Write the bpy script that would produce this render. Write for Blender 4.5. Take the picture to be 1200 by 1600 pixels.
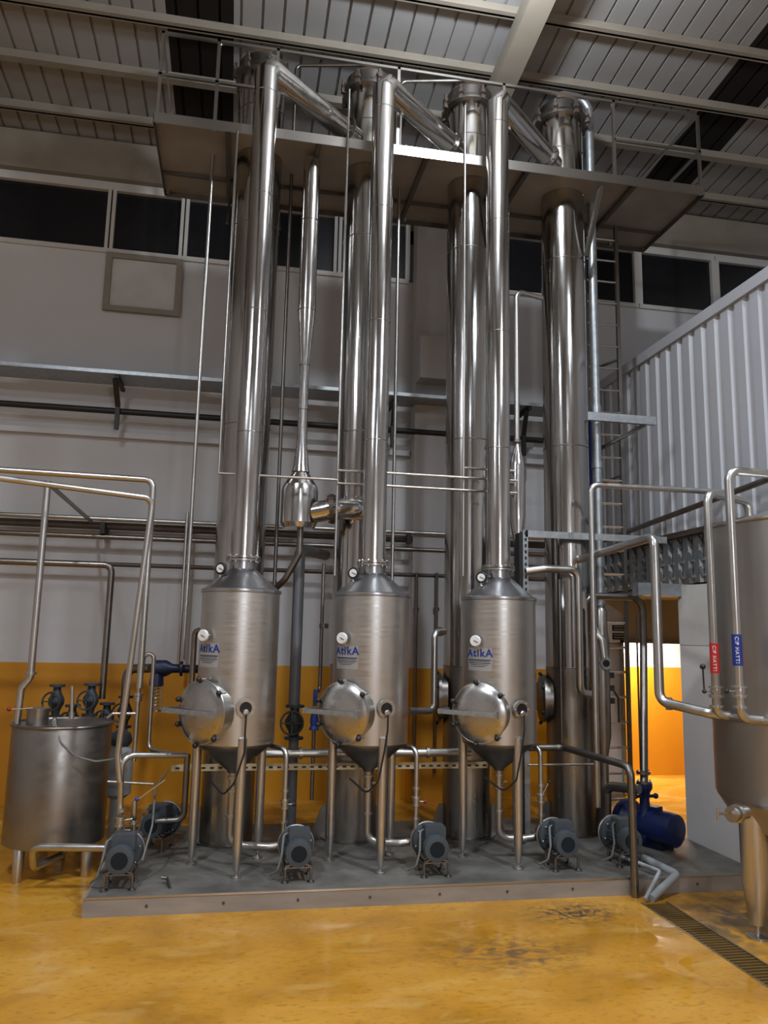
import bpy, bmesh, math, random
from mathutils import Vector, Matrix
random.seed(7)
PI = math.pi
SC = bpy.context.scene
COL = SC.collection
for o in list(bpy.data.objects):
    bpy.data.objects.remove(o)

# ------------------------------------------------------------------ camera
EYE = Vector((0, 0, 2.3)); FPX = 1223.4
def cam_axes(yaw, pitch, roll):
    y, p, r = map(math.radians, (yaw, pitch, roll))
    f = Vector((math.sin(y)*math.cos(p), math.cos(y)*math.cos(p), math.sin(p)))
    rt = Vector((math.cos(y), -math.sin(y), 0)); up = rt.cross(f)
    return math.cos(r)*rt + math.sin(r)*up, -math.sin(r)*rt + math.cos(r)*up, f
RT, UP, FW = cam_axes(10.505, 8.995, 1.186)
cd = bpy.data.cameras.new('camera'); cam = bpy.data.objects.new('camera', cd); COL.objects.link(cam)
m = Matrix((RT, UP, -FW)).transposed().to_4x4(); m.translation = EYE
cam.matrix_world = m
cd.sensor_fit = 'VERTICAL'; cd.sensor_height = 36; cd.lens = FPX/1600*36; cd.clip_end = 200; cd.clip_start = .05
SC.camera = cam

# ------------------------------------------------------------------ world, lamps, exposure
W = bpy.data.worlds.new('world'); SC.world = W; W.use_nodes = True
W.node_tree.nodes['Background'].inputs[0].default_value = (.5, .55, .65, 1)
W.node_tree.nodes['Background'].inputs[1].default_value = .02
def lamp(name, loc, power, color, kind='POINT', size=.2, target=None):
    d = bpy.data.lights.new(name, kind); d.energy = power; d.color = color
    if kind == 'POINT': d.shadow_soft_size = size
    elif kind == 'SPOT': d.shadow_soft_size = size; d.spot_size = math.radians(150); d.spot_blend = .8
    else: d.shape = 'DISK'; d.size = size
    o = bpy.data.objects.new(name, d); COL.objects.link(o); o.location = loc
    if target: o.rotation_euler = (Vector(target)-Vector(loc)).to_track_quat('-Z', 'Y').to_euler()
    return o
lamp('bay_light', (2.35, 6.2, 8.9), 460, (.86, .92, 1), size=.12)
lamp('bay_light', (4.4, 2.4, 8.6), 1500, (.84, .91, 1), 'SPOT', .2, (4.2, 3.0, 0))
lamp('bay_light', (-2.6, 2.6, 8.6), 1250, (.84, .91, 1), 'SPOT', .2, (-2.2, 3.4, 0))
lamp('bay_light', (.8, -4.0, 8.6), 700, (.88, .92, 1), 'SPOT', .3, (.8, -3.2, 0))
lamp('hall_light', (2.2, -6.0, 4.6), 520, (.88, .92, 1), size=.3)  # added unseen fill behind the camera, brightens front faces and door wall
lamp('bay_light', (-3.0, 3.6, 7.2), 170, (.88, .92, 1), size=.15)  # unseen point fill added to lift the upper left wall
lamp('corridor_light', (6.6, 12.4, 2.75), 170, (1, .98, .93), 'AREA', .8, (6.6, 12.6, 0))
SC.view_settings.view_transform = 'Standard'; SC.view_settings.look = 'None'
SC.view_settings.gamma = 1; SC.view_settings.use_curve_mapping = False
SC.view_settings.exposure = 0.0

# ------------------------------------------------------------------ pixel -> world at a chosen plane
def P(px, py, Y=None, Z=None, X=None):
    d = (px-600)/FPX*RT - (py-800)/FPX*UP + FW
    if Y is not None: t = Y/d.y
    elif Z is not None: t = (Z-EYE.z)/d.z
    else: t = X/d.x
    return EYE + t*d

# ------------------------------------------------------------------ materials
def srgb(r, g, b):
    f = lambda c: (c/255/12.92) if c/255 <= .04045 else ((c/255+.055)/1.055)**2.4
    return (f(r), f(g), f(b), 1)
MATS = {}
def mat(name, color, metal=0., rough=.5, noise=None, bump=None, spec=.5, emit=None, rvar=None, color2=None):
    """noise=(scale xyz, contrast) blends color->color2 ; bump=(scale xyz,strength) ; rvar=(scale, lo, hi)"""
    M = bpy.data.materials.new(name); M.use_nodes = True; nt = M.node_tree; N = nt.nodes; L = nt.links
    b = N['Principled BSDF']; b.inputs['Base Color'].default_value = color
    b.inputs['Metallic'].default_value = metal; b.inputs['Roughness'].default_value = rough
    b.inputs['Specular IOR Level'].default_value = spec
    tc = N.new('ShaderNodeTexCoord')
    def tex(scale, detail=4, ro=.6):
        mp = N.new('ShaderNodeMapping'); mp.inputs['Scale'].default_value = scale
        L.new(tc.outputs['Object'], mp.inputs['Vector'])
        t = N.new('ShaderNodeTexNoise'); t.inputs['Scale'].default_value = 1; t.inputs['Detail'].default_value = detail
        t.inputs['Roughness'].default_value = ro; L.new(mp.outputs[0], t.inputs['Vector']); return t.outputs['Fac']
    if noise:
        t = tex(noise[0]); r = N.new('ShaderNodeValToRGB'); L.new(t, r.inputs[0])
        c = noise[1]; r.color_ramp.elements[0].position = .5-c; r.color_ramp.elements[1].position = .5+c
        r.color_ramp.elements[0].color = color; r.color_ramp.elements[1].color = color2 or tuple(x*.75 for x in color[:3])+(1,)
        L.new(r.outputs[0], b.inputs['Base Color'])
    if rvar:
        t = tex(rvar[0]); mr = N.new('ShaderNodeMapRange'); L.new(t, mr.inputs[0])
        mr.inputs[1].default_value = .35; mr.inputs[2].default_value = .65
        mr.inputs[3].default_value = rvar[1]; mr.inputs[4].default_value = rvar[2]; L.new(mr.outputs[0], b.inputs['Roughness'])
    if bump:
        t = tex(bump[0]); bp = N.new('ShaderNodeBump'); bp.inputs['Strength'].default_value = bump[1]
        bp.inputs['Distance'].default_value = .02; L.new(t, bp.inputs['Height']); L.new(bp.outputs[0], b.inputs['Normal'])
    if emit:
        b.inputs['Emission Color'].default_value = color; b.inputs['Emission Strength'].default_value = emit
    MATS[name] = M; return M
mat('polished', (.60, .59, .58, 1), 1, .2, rvar=((6, 6, .8), .09, .2), bump=((14, 14, .3), .16), noise=((5, 5, .4), .25), color2=(.38, .365, .34, 1))
mat('dull_shell', (.40, .385, .36, 1), 1, .34, rvar=((6, 6, 1.2), .24, .46), noise=((6, 6, 1), .2), color2=(.26, .25, .235, 1), bump=((12, 12, .6), .15))
mat('hatch_metal', (.50, .49, .475, 1), 1, .28, rvar=((5, 5, 5), .22, .34))
mat('vapor', (.58, .565, .55, 1), 1, .2, rvar=((8, 8, 1.2), .12, .22), bump=((16, 16, .35), .10))
mat('brushed', (.58, .565, .54, 1), 1, .40, rvar=((3, 3, 40), .32, .42), noise=((1.5, 1.5, 3), .3), color2=(.54, .525, .50, 1), bump=((3, 3, 90), .03))
mat('cone_metal', (.46, .47, .49, 1), 1, .28)
mat('tank_metal', (.33, .31, .285, 1), 1, .36, noise=((2, 2, 2.5), .25), color2=(.25, .23, .21, 1), rvar=((4, 4, 8), .3, .44))
mat('big_tank_metal', (.54, .525, .50, 1), 1, .38, noise=((1.2, 1.2, .6), .3), color2=(.42, .405, .385, 1))
mat('pipe_metal', (.50, .485, .46, 1), 1, .34, rvar=((9, 9, 3), .28, .40))
mat('dull_pipe', (.26, .24, .22, 1), 1, .36, noise=((6, 6, 6), .2))
mat('dark_pipe', (.10, .075, .06, 1), .3, .5, noise=((8, 8, 8), .2))
mat('grey_paint_pipe', (.13, .135, .145, 1), 0, .45)
mat('galvanised', (.46, .49, .50, 1), .85, .42, noise=((14, 14, 14), .12), color2=(.36, .39, .41, 1))
mat('deck_steel', (.07, .062, .052, 1), .3, .5)
mat('deck_plate', (.30, .275, .24, 1), .3, .5, noise=((1.5, 1.5, 2), .25), color2=(.20, .18, .155, 1))
mat('angle_steel', (.52, .50, .47, 1), 1, .3)
mat('black', (.012, .012, .013, 1), 0, .4)
mat('fan_dark', (.016, .020, .024, 1), 0, .9, spec=.1)
mat('black_steel', (.015, .014, .014, 1), .2, .5)
mat('cast_grey', (.035, .042, .05, 1), .1, .5)
mat('pump_grey', (.055, .068, .08, 1), .05, .45)
mat('pump_blue', (.006, .016, .085, 1), .1, .38)
mat('navy', (.006, .01, .04, 1), .1, .45)
mat('blue_label', (.01, .03, .22, 1), 0, .5)
mat('red_label', (.45, .02, .02, 1), 0, .5)
mat('blue_pipe', (.02, .05, .28, 1), 0, .5)
mat('white_plastic', (.72, .73, .72, 1), 0, .4)
mat('grey_pvc', (.32, .34, .35, 1), 0, .45)
mat('red_plastic', (.25, .01, .01, 1), 0, .4)
mat('cable_grey', (.16, .16, .15, 1), 0, .5)
mat('cream_strut', (.62, .50, .30, 1), .1, .5)
mat('wall_white', (.56, .56, .57, 1), 0, .7, noise=((.35, 1, .5), .3), color2=(.46, .45, .44, 1), bump=((3, 3, 3), .05))
mat('wall_orange', (.60, .27, .012, 1), 0, .45, noise=((1.2, 1, .6), .3), color2=(.50, .205, .008, 1))
mat('beam_cream', (.26, .23, .185, 1), 0, .6, noise=((1.5, 1.5, 3), .25), color2=(.20, .178, .14, 1))
mat('roof_sheet', (.30, .30, .30, 1), .1, .5, noise=((.5, .8, 1), .25), color2=(.235, .23, .22, 1))
mat('night_sheet', (.010, .008, .007, 1), 0, .7, spec=.2)
mat('frame_white', (.50, .49, .46, 1), 0, .5)
mat('night_glass', (.006, .007, .009, 1), 0, .25, noise=((9, 9, 9), .3), color2=(.012, .012, .014, 1))
mat('panel_white', (.44, .45, .475, 1), .1, .42, noise=((1, .6, .35), .25), color2=(.37, .38, .405, 1))
mat('beige_plaster', (.42, .405, .375, 1), 0, .7, noise=((1, 1, 1.3), .12), color2=(.52, .505, .48, 1))
mat('grey_wall', (.66, .63, .60, 1), 0, .55, noise=((1, .8, .4), .25), color2=(.50, .49, .50, 1))
mat('concrete', (.17, .16, .14, 1), 0, .6, noise=((2.2, 2.2, 2), .16), color2=(.075, .073, .066, 1), rvar=((2, 2, 2), .4, .7), bump=((20, 20, 20), .1))
mat('concrete_side', (.32, .28, .235, 1), 0, .55, noise=((2, 2, 9), .25), color2=(.21, .18, .15, 1))
mat('grate', (.15, .085, .02, 1), .2, .5)
mat('pit', (.02, .015, .01, 1), 0, .8)
# floor: glossy orange epoxy with wear
def floor_mat():
    M = bpy.data.materials.new('epoxy_floor'); M.use_nodes = True; nt = M.node_tree; N = nt.nodes; L = nt.links
    b = N['Principled BSDF']; tc = N.new('ShaderNodeTexCoord')
    def noise(sc, det=5, dist=0):
        mp = N.new('ShaderNodeMapping'); mp.inputs['Scale'].default_value = sc; L.new(tc.outputs['Object'], mp.inputs[0])
        t = N.new('ShaderNodeTexNoise'); t.inputs['Scale'].default_value = 1; t.inputs['Detail'].default_value = det
        t.inputs['Distortion'].default_value = dist; L.new(mp.outputs[0], t.inputs[0]); return t.outputs['Fac']
    def ramp(fac, stops):
        r = N.new('ShaderNodeValToRGB'); L.new(fac, r.inputs[0]); e = r.color_ramp.elements
        e[0].position, e[0].color = stops[0]; e[1].position, e[1].color = stops[-1]
        for p, c in stops[1:-1]:
            q = e.new(p); q.color = c
        return r.outputs[0]
    def mix(f, a, c):
        x = N.new('ShaderNodeMix'); x.data_type = 'RGBA'; L.new(f, x.inputs[0]); L.new(a, x.inputs[6])
        if isinstance(c, tuple): x.inputs[7].default_value = c
        else: L.new(c, x.inputs[7])
        return x.outputs[2]
    base = ramp(noise((1.1, 1.6, 1), 5, .4), [(.3, (.38, .168, .012, 1)), (.5, (.53, .245, .022, 1)), (.7, (.62, .315, .042, 1))])
    w1 = ramp(noise((3.5, 7, 1), 6, .6), [(.62, (0, 0, 0, 1)), (.80, (.7, .7, .7, 1))])
    c = mix(w1, base, (.24, .115, .02, 1))
    w2_ = ramp(noise((16, 30, 1), 4, .3), [(.54, (0, 0, 0, 1)), (.68, (.6, .6, .6, 1))])
    c = mix(w2_, c, (.30, .135, .012, 1))
    w3_ = ramp(noise((2.2, 5, 1), 4, .8), [(.55, (0, 0, 0, 1)), (.72, (.5, .5, .5, 1))])
    c = mix(w3_, c, (.62, .37, .10, 1))
    # dark wear near the plinth and two dirty patches
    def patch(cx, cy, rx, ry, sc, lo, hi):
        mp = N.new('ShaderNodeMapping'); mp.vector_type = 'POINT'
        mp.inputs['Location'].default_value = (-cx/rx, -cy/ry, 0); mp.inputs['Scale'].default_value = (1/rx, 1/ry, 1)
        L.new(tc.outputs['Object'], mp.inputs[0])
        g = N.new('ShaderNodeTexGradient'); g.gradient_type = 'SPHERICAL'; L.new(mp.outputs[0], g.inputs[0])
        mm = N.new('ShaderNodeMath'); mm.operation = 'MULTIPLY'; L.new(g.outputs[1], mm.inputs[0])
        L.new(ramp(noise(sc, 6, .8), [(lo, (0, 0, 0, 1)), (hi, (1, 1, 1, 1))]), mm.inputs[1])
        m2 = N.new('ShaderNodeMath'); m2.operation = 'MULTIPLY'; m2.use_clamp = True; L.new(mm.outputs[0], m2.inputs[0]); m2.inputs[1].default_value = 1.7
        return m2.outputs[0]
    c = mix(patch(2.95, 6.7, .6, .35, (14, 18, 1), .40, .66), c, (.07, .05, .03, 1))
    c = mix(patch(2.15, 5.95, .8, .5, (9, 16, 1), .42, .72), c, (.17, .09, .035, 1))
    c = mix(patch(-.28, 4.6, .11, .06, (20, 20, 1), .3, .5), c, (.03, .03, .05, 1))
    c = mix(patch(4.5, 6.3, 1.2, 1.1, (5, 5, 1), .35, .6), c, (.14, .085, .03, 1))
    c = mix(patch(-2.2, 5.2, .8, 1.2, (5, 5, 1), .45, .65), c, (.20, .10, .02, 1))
    L.new(c, b.inputs['Base Color'])
    mr = N.new('ShaderNodeMapRange'); L.new(noise((1.6, 2.2, 1), 5, .5), mr.inputs[0])
    mr.inputs[1].default_value = .35; mr.inputs[2].default_value = .62; mr.inputs[3].default_value = .12; mr.inputs[4].default_value = .42
    wet = patch(3.35, 5.7, .6, 1.5, (2.5, 2.5, 1), .45, .52)
    mw = N.new('ShaderNodeMix'); L.new(wet, mw.inputs[0]); L.new(mr.outputs[0], mw.inputs[2]); mw.inputs[3].default_value = .04
    L.new(mw.outputs[0], b.inputs['Roughness'])
    bp = N.new('ShaderNodeBump'); bp.inputs['Strength'].default_value = .12; bp.inputs['Distance'].default_value = .02
    L.new(noise((4, 4, 4), 3), bp.inputs['Height']); L.new(bp.outputs[0], b.inputs['Normal'])
    MATS['floor'] = M
floor_mat()

# ------------------------------------------------------------------ geometry collector
def base_of(o): return o.location.copy() if o is not None and o.parent is None else Vector((0, 0, 0))
class G:
    def __init__(s): s.v = []; s.f = []
    def add(s, vs, fs):
        n = len(s.v); s.v += [Vector(v) for v in vs]; s.f += [tuple(i+n for i in f) for f in fs]; return s
    def box(s, c, d, rz=0, rot=None):
        c = Vector(c); hx, hy, hz = (x/2 for x in d)
        R = rot or Matrix.Rotation(rz, 3, 'Z')
        vs = [c + R @ Vector((x*hx, y*hy, z*hz)) for z in (-1, 1) for x, y in ((-1, -1), (1, -1), (1, 1), (-1, 1))]
        return s.add(vs, [(0, 3, 2, 1), (4, 5, 6, 7), (0, 1, 5, 4), (1, 2, 6, 5), (2, 3, 7, 6), (3, 0, 4, 7)])
    def bb(s, x0, x1, y0, y1, z0, z1): return s.box(((x0+x1)/2, (y0+y1)/2, (z0+z1)/2), (x1-x0, y1-y0, z1-z0))
    def bar(s, a, b, w, h, up=(0, 0, 1)):
        a = Vector(a); b = Vector(b); d = (b-a); L = d.length; d.normalize(); u = Vector(up)
        if abs(d.dot(u)) > .99: u = Vector((0, 1, 0))
        x = d.cross(u).normalized(); u = x.cross(d)
        return s.box((a+b)/2, (w, L, h), rot=Matrix((x, d, u)).transposed())
    def lathe(s, c, prof, axis=(0, 0, 1), n=24):
        c = Vector(c); a = Vector(axis).normalized()
        t = Vector((1, 0, 0)) if abs(a.x) < .9 else Vector((0, 1, 0))
        x = (t - a*t.dot(a)).normalized(); y = a.cross(x); vs = []; fs = []
        for r, h in prof:
            for k in range(n):
                q = 2*PI*k/n; vs.append(c + a*h + (x*math.cos(q)+y*math.sin(q))*r)
        for i in range(len(prof)-1):
            for k in range(n):
                k2 = (k+1) % n; fs.append((i*n+k, i*n+k2, (i+1)*n+k2, (i+1)*n+k))
        if prof[0][0] > 1e-4: fs.append(tuple(reversed(range(n))))
        if prof[-1][0] > 1e-4: fs.append(tuple(range((len(prof)-1)*n, len(prof)*n)))
        return s.add(vs, fs)
    def cyl(s, a, b, r, r2=None, n=16):
        a = Vector(a); b = Vector(b); return s.lathe(a, [(r, 0), (r if r2 is None else r2, (b-a).length)], b-a, n)
    def ball(s, c, r, n=12, sq=1):
        return s.lathe(c, [(max(1e-5, r*math.sin(PI*i/8)), -r*sq*math.cos(PI*i/8)) for i in range(9)], n=n)
    def torus(s, c, R, r, axis=(0, 0, 1), n=24, k=8):
        c = Vector(c); return s.lathe(c, [(R+r*math.cos(2*PI*i/k), r*math.sin(2*PI*i/k)) for i in range(k)]+[(R+r, 0)], axis, n) if False else s._torus(c, R, r, axis, n, k)
    def _torus(s, c, R, r, axis, n, k):
        a = Vector(axis).normalized(); t = Vector((1, 0, 0)) if abs(a.x) < .9 else Vector((0, 1, 0))
        x = (t-a*t.dot(a)).normalized(); y = a.cross(x); vs = []; fs = []
        for i in range(n):
            q = 2*PI*i/n; d = x*math.cos(q)+y*math.sin(q)
            for j in range(k):
                w = 2*PI*j/k; vs.append(c+d*(R+r*math.cos(w))+a*r*math.sin(w))
        for i in range(n):
            for j in range(k):
                fs.append((i*k+j, ((i+1) % n)*k+j, ((i+1) % n)*k+(j+1) % k, i*k+(j+1) % k))
        return s.add(vs, fs)
    def tube(s, pts, r, fillet=.08, n=12, mitre=False):
        pts = [Vector(p) for p in pts]; path = [pts[0]]
        for i in range(1, len(pts)-1):
            p, a, b = pts[i], pts[i-1], pts[i+1]; u = (a-p); w = (b-p); lu, lw = u.length, w.length; u.normalize(); w.normalize()
            ang = u.angle(w)
            if mitre or ang > 3.05: path.append(p); continue
            d = min(fillet/math.tan(ang/2), lu*.49, lw*.49); rr = d*math.tan(ang/2)
            ctr = p + (u+w).normalized()*(rr/math.sin(ang/2)); s0 = p+u*d-ctr; s1 = p+w*d-ctr
            tot = s0.angle(s1); K = 6
            for k in range(K+1):
                q = k/K; path.append(ctr + (s0*math.sin((1-q)*tot)+s1*math.sin(q*tot))/math.sin(tot))
        path.append(pts[-1]); N = len(path); vs = []; fs = []
        d0 = (path[1]-path[0]).normalized(); t = Vector((0, 0, 1)) if abs(d0.z) < .9 else Vector((1, 0, 0))
        x = (t-d0*t.dot(d0)).normalized()
        for i, p in enumerate(path):
            di = (path[i]-path[i-1]).normalized() if i else d0; do = (path[i+1]-path[i]).normalized() if i < N-1 else di
            tg = (di+do).normalized(); x = (x-tg*x.dot(tg)).normalized(); y = tg.cross(x); k = 1/max(.3, tg.dot(di))
            bend = (do-di); bd = bend.normalized() if bend.length > 1e-4 else None
            for j in range(n):
                q = 2*PI*j/n; o = (x*math.cos(q)+y*math.sin(q))*r
                if bd is not None: o += bd*o.dot(bd)*(k-1)
                vs.append(p+o)
        for i in range(N-1):
            for j in range(n):
                j2 = (j+1) % n; fs.append((i*n+j, i*n+j2, (i+1)*n+j2, (i+1)*n+j))
        fs.append(tuple(reversed(range(n)))); fs.append(tuple(range((N-1)*n, N*n)))
        return s.add(vs, fs)
    def flange(s, c, axis, r, h=.02, bolts=0):
        c = Vector(c); a = Vector(axis).normalized(); s.lathe(c-a*h/2, [(r, 0), (r, h)], a, 20)
        if bolts:
            t = Vector((1, 0, 0)) if abs(a.x) < .9 else Vector((0, 1, 0)); x = (t-a*t.dot(a)).normalized(); y = a.cross(x)
            for k in range(bolts):
                q = 2*PI*k/bolts; p = c+(x*math.cos(q)+y*math.sin(q))*r*.86; s.lathe(p-a*h, [(r*.07, 0), (r*.07, 2*h)], a, 6)
        return s
    def build(s, name, m, parent=None, label=None, sharp=38):
        me = bpy.data.meshes.new(name); me.from_pydata(s.v, [], s.f); me.validate(); me.update()
        for p in me.polygons: p.use_smooth = True
        me.set_sharp_from_angle(angle=math.radians(sharp))
        me.materials.append(MATS[m] if isinstance(m, str) else m)
        o = bpy.data.objects.new(name, me); COL.objects.link(o)
        if parent is not None:
            o.parent = parent; o.location = -base_of(parent)
        if label: o['label'] = label
        return o
def tag(o, label, cat, group=None):
    o['label'] = label; o['category'] = cat
    if group: o['group'] = group
    return o
def thing(name, label, cat, loc, group=None):
    o = bpy.data.objects.new(name, None); COL.objects.link(o); o.location = loc; o.empty_display_size = .1
    return tag(o, label, cat, group)
def struct(g, name, m, parent=None):
    o = g.build(name, m, parent)
    if parent is None: o['kind'] = 'structure'
    return o
def dup(root, loc, label, rz=0):
    r = root.copy(); COL.objects.link(r); r.location = loc; r['label'] = label; r.rotation_euler = (0, 0, rz)
    for ch in list(root.children):
        c = ch.copy(); COL.objects.link(c); c.parent = r
        for g in list(ch.children):
            d = g.copy(); COL.objects.link(d); d.parent = c
    return r
def text_mesh(txt, size, parent, m, M, name='lettering', offset=.0, align='CENTER'):
    cu = bpy.data.curves.new(name, 'FONT'); cu.body = txt; cu.size = size; cu.offset = offset; cu.align_x = align; cu.align_y = 'CENTER'
    cu.extrude = .0008; cu.space_character = 1.22
    t = bpy.data.objects.new('tmp', cu); COL.objects.link(t)
    bpy.context.view_layer.update()
    me = bpy.data.meshes.new_from_object(t.evaluated_get(bpy.context.evaluated_depsgraph_get()))
    bpy.data.objects.remove(t)
    for v in me.vertices: v.co = M(v.co)
    me.materials.clear(); me.materials.append(MATS[m])
    o = bpy.data.objects.new(name, me); COL.objects.link(o)
    if parent is not None: o.parent = parent; o.location = -base_of(parent)
    return o

# ================================================================== STRUCTURE
YB = 11.49; PX = 5.45
def roof_z(y): return 9.6+.0875*(YB-y)
g = G()
DX0, DX1 = 3.665, 3.925
g.bb(-9, DX0, -8, YB, -.1, 0); g.bb(DX1, 9.5, -8, YB, -.1, 0); g.bb(DX0, DX1, 6.86, YB, -.1, 0); g.bb(DX0, DX1, -8, 2.0, -.1, 0); g.bb(4.6, 9.5, YB, 13.2, -.1, 0)
struct(g, 'floor', 'floor')
struct(G().bb(DX0-.02, DX1+.02, 1.9, 6.9, -.22, -.12), 'trim_1', 'pit')
# back wall, door hole x 5.93..7.2
SZ = 1.85; DH = 2.27
wb = struct(G().bb(-9, 5.93, YB, YB+.2, SZ, 7.87).bb(5.93, 7.2, YB, YB+.2, DH, 7.87).bb(7.2, 9.5, YB, YB+.2, SZ, 7.87).bb(-9, 9.5, YB, YB+.2, 8.86, 9.75), 'wall_back', 'wall_white')
w2 = G().bb(-9, 5.62, YB-.003, YB+.2, 0, SZ).bb(7.2, 9.5, YB-.003, YB+.2, 0, SZ).build('yellow_dado', 'wall_orange', wb)
w3 = G().bb(5.62, 5.93, YB-.003, YB+.2, 0, SZ).build('white_reveal', 'wall_white', wb)
G().bb(4.75, 7.8, YB-.02, YB-.001, 2.33, 3.02).build('beige_patch', 'beige_plaster', wb)
# band above windows
struct(G().bb(-9, 9.5, YB-.12, YB-.001, 8.98, 9.58), 'trim_2', 'beam_cream')
# pilaster
struct(G().bb(2.52, 3.35, YB-.3, YB-.002, 2.0, 8.95).bb(2.52, 3.35, YB-.3, YB-.004, 0, 2.0).bb(2.52, 3.15, YB-.62, YB-.29, 6.1, 6.75), 'trim_3', 'wall_white')
G().bb(2.515, 3.355, YB-.305, YB-.003, 0, SZ).build('yellow_dado', 'wall_orange', bpy.data.objects['trim_3'])
struct(G().bb(-9, 2.5, YB-.09, YB-.001, 5.02, 5.10).bb(3.36, 5.4, YB-.09, YB-.001, 5.02, 5.10), 'trim_4', 'wall_white')
# windows
mulls = [-5.0, -3.72+.0, -2.1, -1.01, .05, 1.25, 2.42]
mulls = [-5.6, -4.0, -2.12, -1.05, .05, 1.3, 2.45]
wins = [(a+.05, b-.05) for a, b in zip(mulls, mulls[1:])] + [(3.45, 4.95), (5.05, 6.35), (6.47, 7.8), (7.92, 9.3)]
for i, (a, b) in enumerate(wins):
    f = struct(G().bb(a-.05, b+.05, YB-.04, YB+.1, 7.83, 7.90).bb(a-.05, b+.05, YB-.04, YB+.1, 8.83, 8.93)
               .bb(a-.06, a+.01, YB-.04, YB+.1, 7.90, 8.83).bb(b-.01, b+.06, YB-.04, YB+.1, 7.90, 8.83), 'window_%d' % (i+1), 'frame_white')
    G().bb(a, b, YB+.03, YB+.05, 7.89, 8.84).build('pane', 'night_glass', f)
# side and front walls
struct(G().bb(-9.2, -9, -8, YB+.2, 0, 11.4), 'wall_left', 'wall_white')
struct(G().bb(-9.2, 9.7, -8.2, -8, 0, 11.5), 'wall_front', 'wall_white')
struct(G().bb(9.5, 9.7, -8, 13.3, 0, 11.4), 'wall_right', 'wall_white')
# roof sheet with narrow grooves
def sheet(x0, x1, y0, y1, m, name, pitch=.262, x_off=3.62):
    g = G(); xs = []
    k0 = math.floor((x0-x_off)/pitch); x = x_off+k0*pitch
    pts = [(x0, 0)]
    while x < x1:
        for dx, dz in ((0, 0), (.008, .035), (.030, .035), (.038, 0)):
            if x0 < x+dx < x1: pts.append((x+dx, dz))
        x += pitch
    pts.append((x1, 0)); vs = []; fs = []
    for (px, dz) in pts:
        vs += [(px, y0, roof_z(y0)+dz), (px, y1, roof_z(y1)+dz)]
    for i in range(len(pts)-1): fs.append((2*i, 2*i+1, 2*i+3, 2*i+2))
    g.add(vs, fs); return struct(g, name, m)
ce = sheet(-9, -1.2, -8, YB+.1, 'roof_sheet', 'ceiling')
for a, b in ((-.38, 6.15), (6.95, 9.5)):
    o = sheet(a, b, -8, YB+.1, 'roof_sheet', 'ceiling_1')
sheet(-1.2, -.38, -8, YB+.1, 'night_sheet', 'window_12'); sheet(6.15, 6.95, -8, YB+.1, 'night_sheet', 'window_13')
struct(G().add([(-9.2, -8.2, roof_z(-8.2)+.12), (9.7, -8.2, roof_z(-8.2)+.12), (9.7, 13.4, roof_z(13.4)+.12), (-9.2, 13.4, roof_z(13.4)+.12)], [(0, 1, 2, 3)]), 'ceiling_2', 'night_sheet')
n = 5
for k in range(14):
    y = 10.82-.92*k; z = roof_z(y)-.075
    struct(G().box((.25, y, z), (18.5, .055, .15)).box((.25, y-.04, z-.068), (18.5, .09, .014)), 'trim_%d' % n, 'beam_cream'); n += 1
for x in (3.08, -4.4):
    a = Vector((x, YB-.1, roof_z(YB-.1)-.33)); b = Vector((x, -7.9, roof_z(-7.9)-.33))
    struct(G().bar(a, b, .2, .34).bar(a-Vector((0, 0, .18)), b-Vector((0, 0, .18)), .28, .03), 'trim_%d' % n, 'beam_cream'); n += 1
# annex: ribbed panel wall above, soffit, stub wall below
def ribbed_x(X, y0, y1, z0, z1, m, name, pitch=.268, light_lozenges=False, yoff=.12):
    vs = []; fs = []; pts = []
    y = y0
    while y < y1:
        for dy, dx in ((0, 0), (pitch*.52, 0), (pitch*.64, .035), (pitch*.88, .035)):
            if y+dy <= y1: pts.append((y+dy, dx))
        y += pitch
    for yy, dx in pts: vs += [(X+dx, yy, z0), (X+dx, yy, z1)]
    for i in range(len(pts)-1): fs.append((2*i, 2*i+1, 2*i+3, 2*i+2))
    return struct(G().add(vs, fs), name, m)
ribbed_x(PX, 6.95, YB, 3.66, 6.18, 'panel_white', 'wall_annex')
struct(G().bb(PX-.03, PX+.16, 6.9, YB, 6.16, 6.30), 'trim_%d' % n, 'panel_white'); n += 1
struct(G().bb(PX+.05, 9.5, 6.9, YB, 6.12, 6.16), 'ceiling_3', 'panel_white')
struct(G().bb(PX-.05, PX+.2, 6.9, YB, 3.60, 3.665), 'trim_%d' % n, 'dark_pipe'); n += 1
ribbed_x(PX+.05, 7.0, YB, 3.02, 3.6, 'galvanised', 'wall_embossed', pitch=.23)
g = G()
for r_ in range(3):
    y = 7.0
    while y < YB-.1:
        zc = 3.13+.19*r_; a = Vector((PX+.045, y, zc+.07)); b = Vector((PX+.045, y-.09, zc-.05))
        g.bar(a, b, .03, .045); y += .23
bo = g.build('emboss', 'galvanised', bpy.data.objects['wall_embossed'])  # light falling through a grating, modelled as raised lozenges on the band
struct(G().bb(4.52, PX+.25, 8.30, 8.44, 2.82, 2.965), 'trim_%d' % n, 'galvanised'); n += 1
struct(G().bb(PX+.2, 9.5, 6.95, YB, 2.95, 3.02), 'ceiling_4', 'beige_plaster')
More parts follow.
